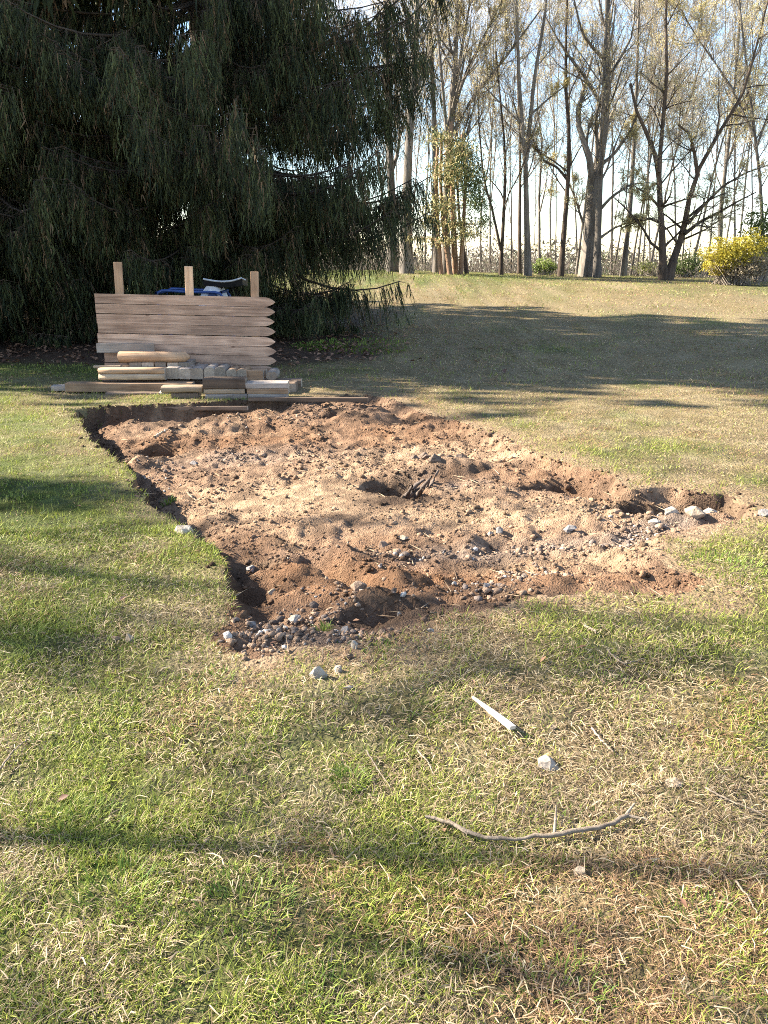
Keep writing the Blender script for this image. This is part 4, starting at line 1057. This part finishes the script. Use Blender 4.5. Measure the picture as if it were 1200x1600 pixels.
# ------------------------------------------------------------------ blue machine behind the panel
def machine():
    blue = plain('blue_paint', (.03, .065, .20), .35); white = plain('white_plastic', (.62, .64, .70), .4); black = plain('black_vinyl', (.018, .018, .02), .4); metal = plain('pale_metal', (.45, .46, .47), .4)
    Ym = 10.0
    b = wp(310, 470, Ym); z0 = tz(b[0], Ym)
    t = thing('ride_on_machine', 'blue and white ride-on machine with black curved seat behind the panel', 'machine', (b[0], Ym, z0))
    def loc(px, py, dy=0): p = wp(px, py, Ym+dy); return (p[0]-b[0], dy, p[2]-z0)
    g = Geo()
    l = [loc(248, 475), loc(244, 458), loc(250, 453.5), loc(290, 456), loc(345, 457), loc(352, 475)]
    p, L = resample(np.array(l), None, 16); g.tubes(p[None], np.full((1, 16), .017), 8)
    l2 = np.array(l)+np.array((0, .45, 0)); p, L = resample(l2, None, 16); g.tubes(p[None], np.full((1, 16), .017), 8)
    for x in (l[1], l[4]):
        g.tubes(np.array([[x, (x[0], .45, x[2])]]), np.full((1, 2), .018), 6)
    lo = loc(250, 475)
    for xx in (loc(248, 475)[0], loc(352, 475)[0]):
        for yy in (0, .45): g.tubes(np.array([[(xx, yy, lo[2]), (xx, yy, .0)]]), np.full((1, 2), .02), 6)
    g.build('frame', blue, t, True)
    bm = bmesh.new()
    prof = [(308, 480), (309, 466), (317, 452), (324, 443), (333, 446), (341, 452), (347, 466), (350, 480)]
    f0, f1 = [], []
    for a, c in prof:
        q = loc(a, c); f0.append(bm.verts.new((q[0], .06, q[2]))); f1.append(bm.verts.new((q[0], .40, q[2])))
    bm.faces.new(f0); bm.faces.new(f1[::-1]); n = len(prof)
    for i in range(n): bm.faces.new((f0[i], f1[i], f1[(i+1) % n], f0[(i+1) % n]))
    bmesh.ops.recalc_face_normals(bm, faces=bm.faces)
    bmesh.ops.bevel(bm, geom=list(bm.edges), offset=.012, segments=2, affect='EDGES')
    body = bm_obj('body', white, None) if False else bm_obj('body', bm, white, t)
    bm = bmesh.new()
    prof = [(320, 480), (321, 468), (326, 457), (331, 456), (337, 460), (342, 468), (343, 480)]
    f0, f1 = [], []
    for a, c in prof:
        q = loc(a, c); f0.append(bm.verts.new((q[0], .045, q[2]))); f1.append(bm.verts.new((q[0], .058, q[2])))
    bm.faces.new(f0); bm.faces.new(f1[::-1]); n = len(prof)
    for i in range(n): bm.faces.new((f0[i], f1[i], f1[(i+1) % n], f0[(i+1) % n]))
    bmesh.ops.recalc_face_normals(bm, faces=bm.faces)
    bm_obj('side_panel', bm, blue, t)
    # seat: a shallow dished slab, pale rim along its top
    bm = bmesh.new(); N = 12; rows = []
    rim = []
    for i in range(N+1):
        u = i/N; px = 317+(378-317)*u
        sag = 4.0*math.sin(u*math.pi)-3.5*max(0, u-.75)*2
        up_ = loc(px, 436.5+sag); dn = loc(px, 447.5+sag*.25-2*abs(u-.5)); rim.append(up_)
        rows.append([bm.verts.new((up_[0], .02, up_[2])), bm.verts.new((dn[0], .05, dn[2])), bm.verts.new((dn[0], .42, dn[2]-.02)), bm.verts.new((up_[0], .44, up_[2]-.01))])
    for i in range(N):
        for j in range(4): bm.faces.new((rows[i][j], rows[i+1][j], rows[i+1][(j+1) % 4], rows[i][(j+1) % 4]))
    bm.faces.new(rows[0]); bm.faces.new(rows[-1][::-1]); bmesh.ops.recalc_face_normals(bm, faces=bm.faces)
    seat = bm_obj('seat', bm, black, t)
    g = Geo(); p, L = resample(np.array(rim)+np.array((0, .015, .004)), None, 14); g.tubes(p[None], np.full((1, 14), .012), 6)
    q = loc(384, 437.5); g.tubes(np.array([[rim[-1], q]]), np.full((1, 2), .006), 5); g.build('rim', metal, seat, True)
    g = Geo(); q = loc(332, 449); e = loc(345, 446); g.tubes(np.array([[(q[0], .2, q[2]-.05), (e[0], .22, e[2]+.02)]]), np.full((1, 2), .03), 8); g.build('seat_post', black, t)
    for xx in (-.42, .30):
        for yy in (-.02, .47):
            g = Geo(); an = np.linspace(0, 2*math.pi, 21); g.tubes(np.stack([xx+.13*np.cos(an), 0*an+yy, .17+.13*np.sin(an)], 1)[None], np.full((1, 21), .045), 8); w_ = g.build('wheel', black, t, True)
machine()

# ------------------------------------------------------------------ stones, sticks
def rock(label, px, py, wpx, hpx, mat, seed, group=None, deep=.8, name='stone', cat='stone', pointy=0, yaw=0):
    rs = random.Random(seed)
    x, y = at(px, py)
    z = tz(x, y)
    if z < -.03:
        x, y = at(px, py, z); z = tz(x, y)
    dist = math.sqrt(x*x+y*y+(CAM_H-z)**2)
    W = wpx/F*dist*.5; Hh = max(hpx/F*dist*.75, W*.45)
    bm = bmesh.new()
    for i in range(15):
        v = Vector((rs.gauss(0, 1), rs.gauss(0, 1), rs.gauss(0, 1))).normalized()*rs.uniform(.82, 1)
        zz = v.z
        taper = 1-pointy*max(0, zz)*.75
        bm.verts.new((v.x*W*taper*1.06, v.y*W*deep*taper, (zz+.30)*Hh*.80))
    r = bmesh.ops.convex_hull(bm, input=bm.verts)
    bmesh.ops.delete(bm, geom=[g for g in r['geom_interior'] if isinstance(g, bmesh.types.BMVert)], context='VERTS')
    bmesh.ops.bevel(bm, geom=list(bm.edges), offset=W*.025, segments=1, affect='EDGES')
    bmesh.ops.subdivide_edges(bm, edges=[e for e in bm.edges if e.calc_length() > W*.3], cuts=1)
    for v in bm.verts: v.co *= 1+rs.uniform(-.025, .025)
    o = bm_obj(name, bm, mat)
    o.location = (x, y, z-.14*Hh); o.rotation_euler = (0, 0, yaw)
    return tag(o, label, cat, group)
SG = 'loose stones about the dug patch'
ROCKS = [
 ('white craggy stone on the turf beside the left rim of the patch', 287, 830, 34, 26, M_RKW, .4),
 ('white pointed stone on the grass in front of the patch', 497, 1056, 30, 36, M_RKW, .8),
 ('small pale stone just right of the white pointed stone', 528, 1046, 16, 20, M_RKW, .3),
 ('upright pale stone at the front rim between grass and soil', 553, 1010, 14, 24, M_RKW, .3),
 ('tan stone alone in the grass left of the patch', 201, 1000, 20, 22, M_RKT, .4),
 ('brown stone touching the tan stone in the left grass', 183, 996, 18, 16, M_RKB, .2),
 ('white domed stone in the grass near the pale stake', 856, 1190, 42, 24, M_RKW, .2),
 ('small tan stone lying in the grass below the curved branch', 906, 1366, 22, 22, M_RKT, .2),
 ('blue grey flat stone on the gravel strip at the right', 889, 836, 28, 13, M_RKG, 0),
 ('largest pale flat stone at the right tip of the patch', 1086, 802, 38, 18, M_RKT, 0),
 ('pale stone right of the largest flat stone at the right tip', 1108, 804, 26, 14, M_RKW, 0),
 ('whitish stone left of the largest flat stone at the right tip', 1048, 808, 28, 14, M_RKW, 0),
 ('low white stone in front of the flat stones at the right tip', 1020, 824, 22, 9, M_RKW, 0),
 ('grey slab at the right edge of the photo', 1193, 806, 24, 16, M_RKG, 0),
 ('dark angular stone above the dug red mound', 597, 842, 26, 16, M_RKB, .4),
 ('flat tan stone right of the dark angular stone', 628, 839, 22, 8, M_RKT, 0),
 ('brown wedge-shaped stone on the red soil by the gully', 560, 914, 34, 26, M_RKB, .5),
 ('grey stone wedged at the end of the gully', 594, 912, 12, 12, M_RKG, .2),
 ('pale stone in the middle of the patch beside a grey one', 766, 840, 14, 12, M_RKW, .1),
 ('grey stone in the middle of the patch beside a pale one', 780, 838, 14, 16, M_RKG, .3),
 ('round grey pebble on the brown soil right of the mounds', 760, 916, 14, 12, M_RKG, 0),
 ('white speckled stone in the gravel of the front left corner', 461, 966, 24, 16, M_RKW, .1),
 ('grey stone before the small dark hole at the front', 540, 980, 17, 18, M_RKG, .3),
 ('blue grey flat stone by the corner of the turf', 394, 894, 26, 14, M_RKG, 0),
 ('small standing grey stone in the dark hollow at the front', 623, 962, 9, 14, M_RKW, .4),
 ('pale stone on the rim of the turf at the upper left', 160, 694, 16, 12, M_RKW, .1),
 ('flat brown stone on the smooth sand', 515, 735, 18, 6, M_RKB, 0),
 ('pinkish stone in the front soil under the turf corner', 425, 920, 16, 12, M_RKT, .3),
 ('white chunk of rubble on the far rim before the timbers', 258, 637, 20, 11, M_RKW, .2),
 ('second chunk of rubble right of the white one on the rim', 284, 638, 16, 10, M_RKT, .2),
 ('dark stone lying below the right rim of the patch', 965, 795, 18, 9, M_RKB, .1),
 ('grey stone in the stony front corner left of the white speckled one', 390, 968, 22, 16, M_RKG, .2),
 ('tan stone low in the stony front corner', 450, 990, 14, 10, M_RKT, .1),
 ('pale stone at the front rim right of the hollow', 672, 984, 14, 9, M_RKW, .1),
 ('bluish stone half sunk in grass under the pointed stone', 543, 1074, 18, 9, M_RKG, 0),
 ('tiny tan stone in the grass between stake and domed stone', 862, 1135, 18, 9, M_RKT, .2),
 ('tan crumb of stone in grass at the lower left', 318, 1318, 18, 20, M_RKT, .3),
 ('pinkish flat stone in grass at the right', 1052, 1225, 28, 13, M_RKT, 0),
 ('orange stone by the lower left pit wall', 374, 728, 10, 9, M_RKB, .2),
 ('grey pebble left of the smooth sand', 304, 728, 14, 9, M_RKG, .1),
]
for i, (lab, px, py, w_, h_, m, pt_) in enumerate(ROCKS):
    rock(lab, px, py, w_, h_, m, 300+i, SG, .8, 'stone', 'stone', pt_)
for i, (px, py, w_, h_) in enumerate([(596, 752, 18, 12), (612, 766, 22, 16), (628, 770, 16, 14), (662, 728, 24, 16), (680, 716, 22, 18), (700, 722, 20, 14), (648, 714, 18, 12), (716, 734, 22, 12), (668, 748, 20, 14)]):
    rock(['leftmost dark clod on the rim of the central hole', 'large dark clod at the front of the central hole', 'dark clod at the foot of the torn roots', 'dark clod right behind the torn roots', 'dark clod on top of the low mound behind the hole', 'dark clod on the right shoulder of the mound behind the hole', 'dark clod at the far rim of the central hole', 'rightmost dark clod on the mound by the hole', 'dark clod just right of the torn roots'][i], px, py, w_, h_, M_CLODD, 700+i, 'dark clods round the central hole', .8, 'clod', 'clod', .3)
# a pulled-up root stump in the hole
def stump():
    x, y = at(642, 752, -.10); z = max(tz(x, y), -.2)
    t = thing('root_stump', 'torn grey roots sticking up in the hole in the middle', 'root', (x, y, z))
    rs = np.random.default_rng(6)
    for k in range(7):
        a = -1.2+2.6*k/6; L = rs.uniform(.10, .22)
        d = np.array((math.cos(a)*.5+rs.normal(0, .2), .25*rs.normal(), rs.uniform(.25, .8))); d /= np.linalg.norm(d)
        pts = np.stack([np.array((-.06+.03*k, 0, -.04)), np.array((-.06+.03*k, 0, 0))+d*L*.5, np.array((-.06+.03*k, 0, 0))+d*L+rs.normal(0, .02, 3)])
        g = Geo(); p, _ = resample(pts, None, 7); g.tubes(p[None], (rs.uniform(.016, .034)*np.linspace(1, .35, 7))[None], 6, None, .5); g.build('root', M_ROOT, t)
stump()
def stick(name, label, cat, pix, r0, r1, mat, lift=.012, group=None, side=None):
    pl = []
    for a, b in pix:
        x, y = at(a, b); pl.append((x, y, tz(x, y)+lift))
    pl = np.array(pl); p, L = resample(pl, None, 24)
    rs = np.random.default_rng(int(pix[0][0])); p[1:-1, :] += rs.normal(0, r0*.35, p[1:-1].shape)
    g = Geo(); g.tubes((p-p[0])[None], np.linspace(r0, r1, 24)[None]*(1+.12*rs.normal(0, 1, (1, 24))), 7, None, .15)
    if not side:
        o = g.build(name, mat, None, True); o.location = p[0]
        return tag(o, label, cat, group)
    t = thing(name, label, cat, tuple(p[0]), group); g.build('stem', mat, t, True)
    for (a, b), (c_, d_), h in side:
        x0, y0 = at(a, b); x1, y1 = at(c_, d_); q = np.array([[(x0, y0, tz(x0, y0)+lift), ((x0+x1)/2, (y0+y1)/2, tz(x0, y0)+lift+h*.6), (x1, y1, tz(x1, y1)+lift+h)]])-p[0]
        s = Geo(); s.tubes(q, np.array([[r1*.8, r1*.6, r1*.3]]), 5); s.build('side_twig', mat, t, True)
    return t
stick('branch', 'long curved fallen branch lying across the front grass', 'branch', [(664, 1284), (697, 1288), (718, 1303), (752, 1317), (800, 1321), (860, 1315), (910, 1308), (950, 1297), (980, 1283)], [.0046, .0062][0], .0066, M_STICK, .026, None,
      [((975, 1286), (990, 1268), .008), ((700, 1290), (730, 1312), .0), ((865, 1315), (868, 1272), .012), ((980, 1284), (1010, 1290), .0)])
TW = 'thin twigs lying in the grass'
stick('twig', 'forked dry twig in grass below the bare soil at right', 'twig', [(948, 1020), (962, 1034), (975, 1042), (1006, 1034)], .004, .002, M_STICK, .02, TW)
stick('twig', 'straight dark twig in grass right of the domed stone', 'twig', [(924, 1142), (938, 1160), (958, 1180)], .0035, .0015, M_STICK, .02, TW)
stick('twig', 'thin bent twig left of the domed stone in grass', 'twig', [(652, 1178), (668, 1195), (678, 1216)], .003, .0012, M_STICK, .02, TW)
stick('twig', 'reddish thin shoot left of the bent twig', 'twig', [(572, 1182), (592, 1215), (610, 1240)], .0026, .0012, M_STICK, .025, TW)
stick('twig', 'long pale twig in the grass at the right edge', 'twig', [(1100, 1240), (1130, 1256), (1168, 1270), (1196, 1282)], .0032, .0016, M_STICK, .02, TW)
stick('twig', 'twig low at the right edge of the grass', 'twig', [(1148, 1384), (1165, 1405), (1182, 1436)], .003, .0015, M_STICK, .02, TW)
stick('twig', 'short pale chip of wood near the bare strip at right', 'twig', [(912, 982), (932, 994)], .006, .005, M_RKT, .018, TW)
stick('twig', 'long pale straw-like twig on the soil right of the middle', 'twig', [(822, 868), (840, 880), (860, 893)], .004, .003, M_TIMBERY, .012, TW)
stick('twig', 'small twig leaning over the hole in the far left corner', 'twig', [(240, 660), (247, 656), (260, 652)], .012, .01, M_TIMBERY, .05, TW)
stick('twig', 'pale twig lying left of the smooth sand', 'twig', [(288, 728), (302, 732), (322, 733)], .007, .004, M_TIMBERY, .015, TW)
stick('twig', 'small twig in grass far left beside the dark band', 'twig', [(0, 1212), (22, 1180), (48, 1158)], .003, .0016, M_STICK, .02, TW)
stick('edging_strip', 'pale thin strip sticking out of the left rim', 'strip', [(244, 784), (255, 794), (268, 805)], .008, .007, M_RKW, .012)
# pale split stake with reddish underside
def stake():
    a, b = np.array(at(738, 1098)), np.array(at(800, 1148))
    z = tz(*((a+b)/2))
    bm = bmesh.new(); L = np.linalg.norm(b-a)
    sec = [(-.5, .004, .006), (.0, .0105, .010), (.35, .0135, .012), (.5, .013, .012)]
    rings = [[bm.verts.new((L*s, -w, 0)), bm.verts.new((L*s, w, 0)), bm.verts.new((L*s, w*.9, h)), bm.verts.new((L*s, -w*.9, h))] for s, w, h in sec]
    for i in range(len(rings)-1):
        for j in range(4): bm.faces.new((rings[i][j], rings[i+1][j], rings[i+1][(j+1) % 4], rings[i][(j+1) % 4]))
    bm.faces.new(rings[0][::-1]); bm.faces.new(rings[-1]); bmesh.ops.recalc_face_normals(bm, faces=bm.faces)
    m = wood('stake_wood', (.52, .46, .38), (.76, .70, .60), 0, False)
    o = bm_obj('stake', bm, m); o.location = ((a[0]+b[0])/2, (a[1]+b[1])/2, z+.026); o.rotation_euler = (R(-14), 0, math.atan2(b[1]-a[1], b[0]-a[0]))
    tag(o, 'pale tapering wooden stake lying in the grass', 'stake')
stake()
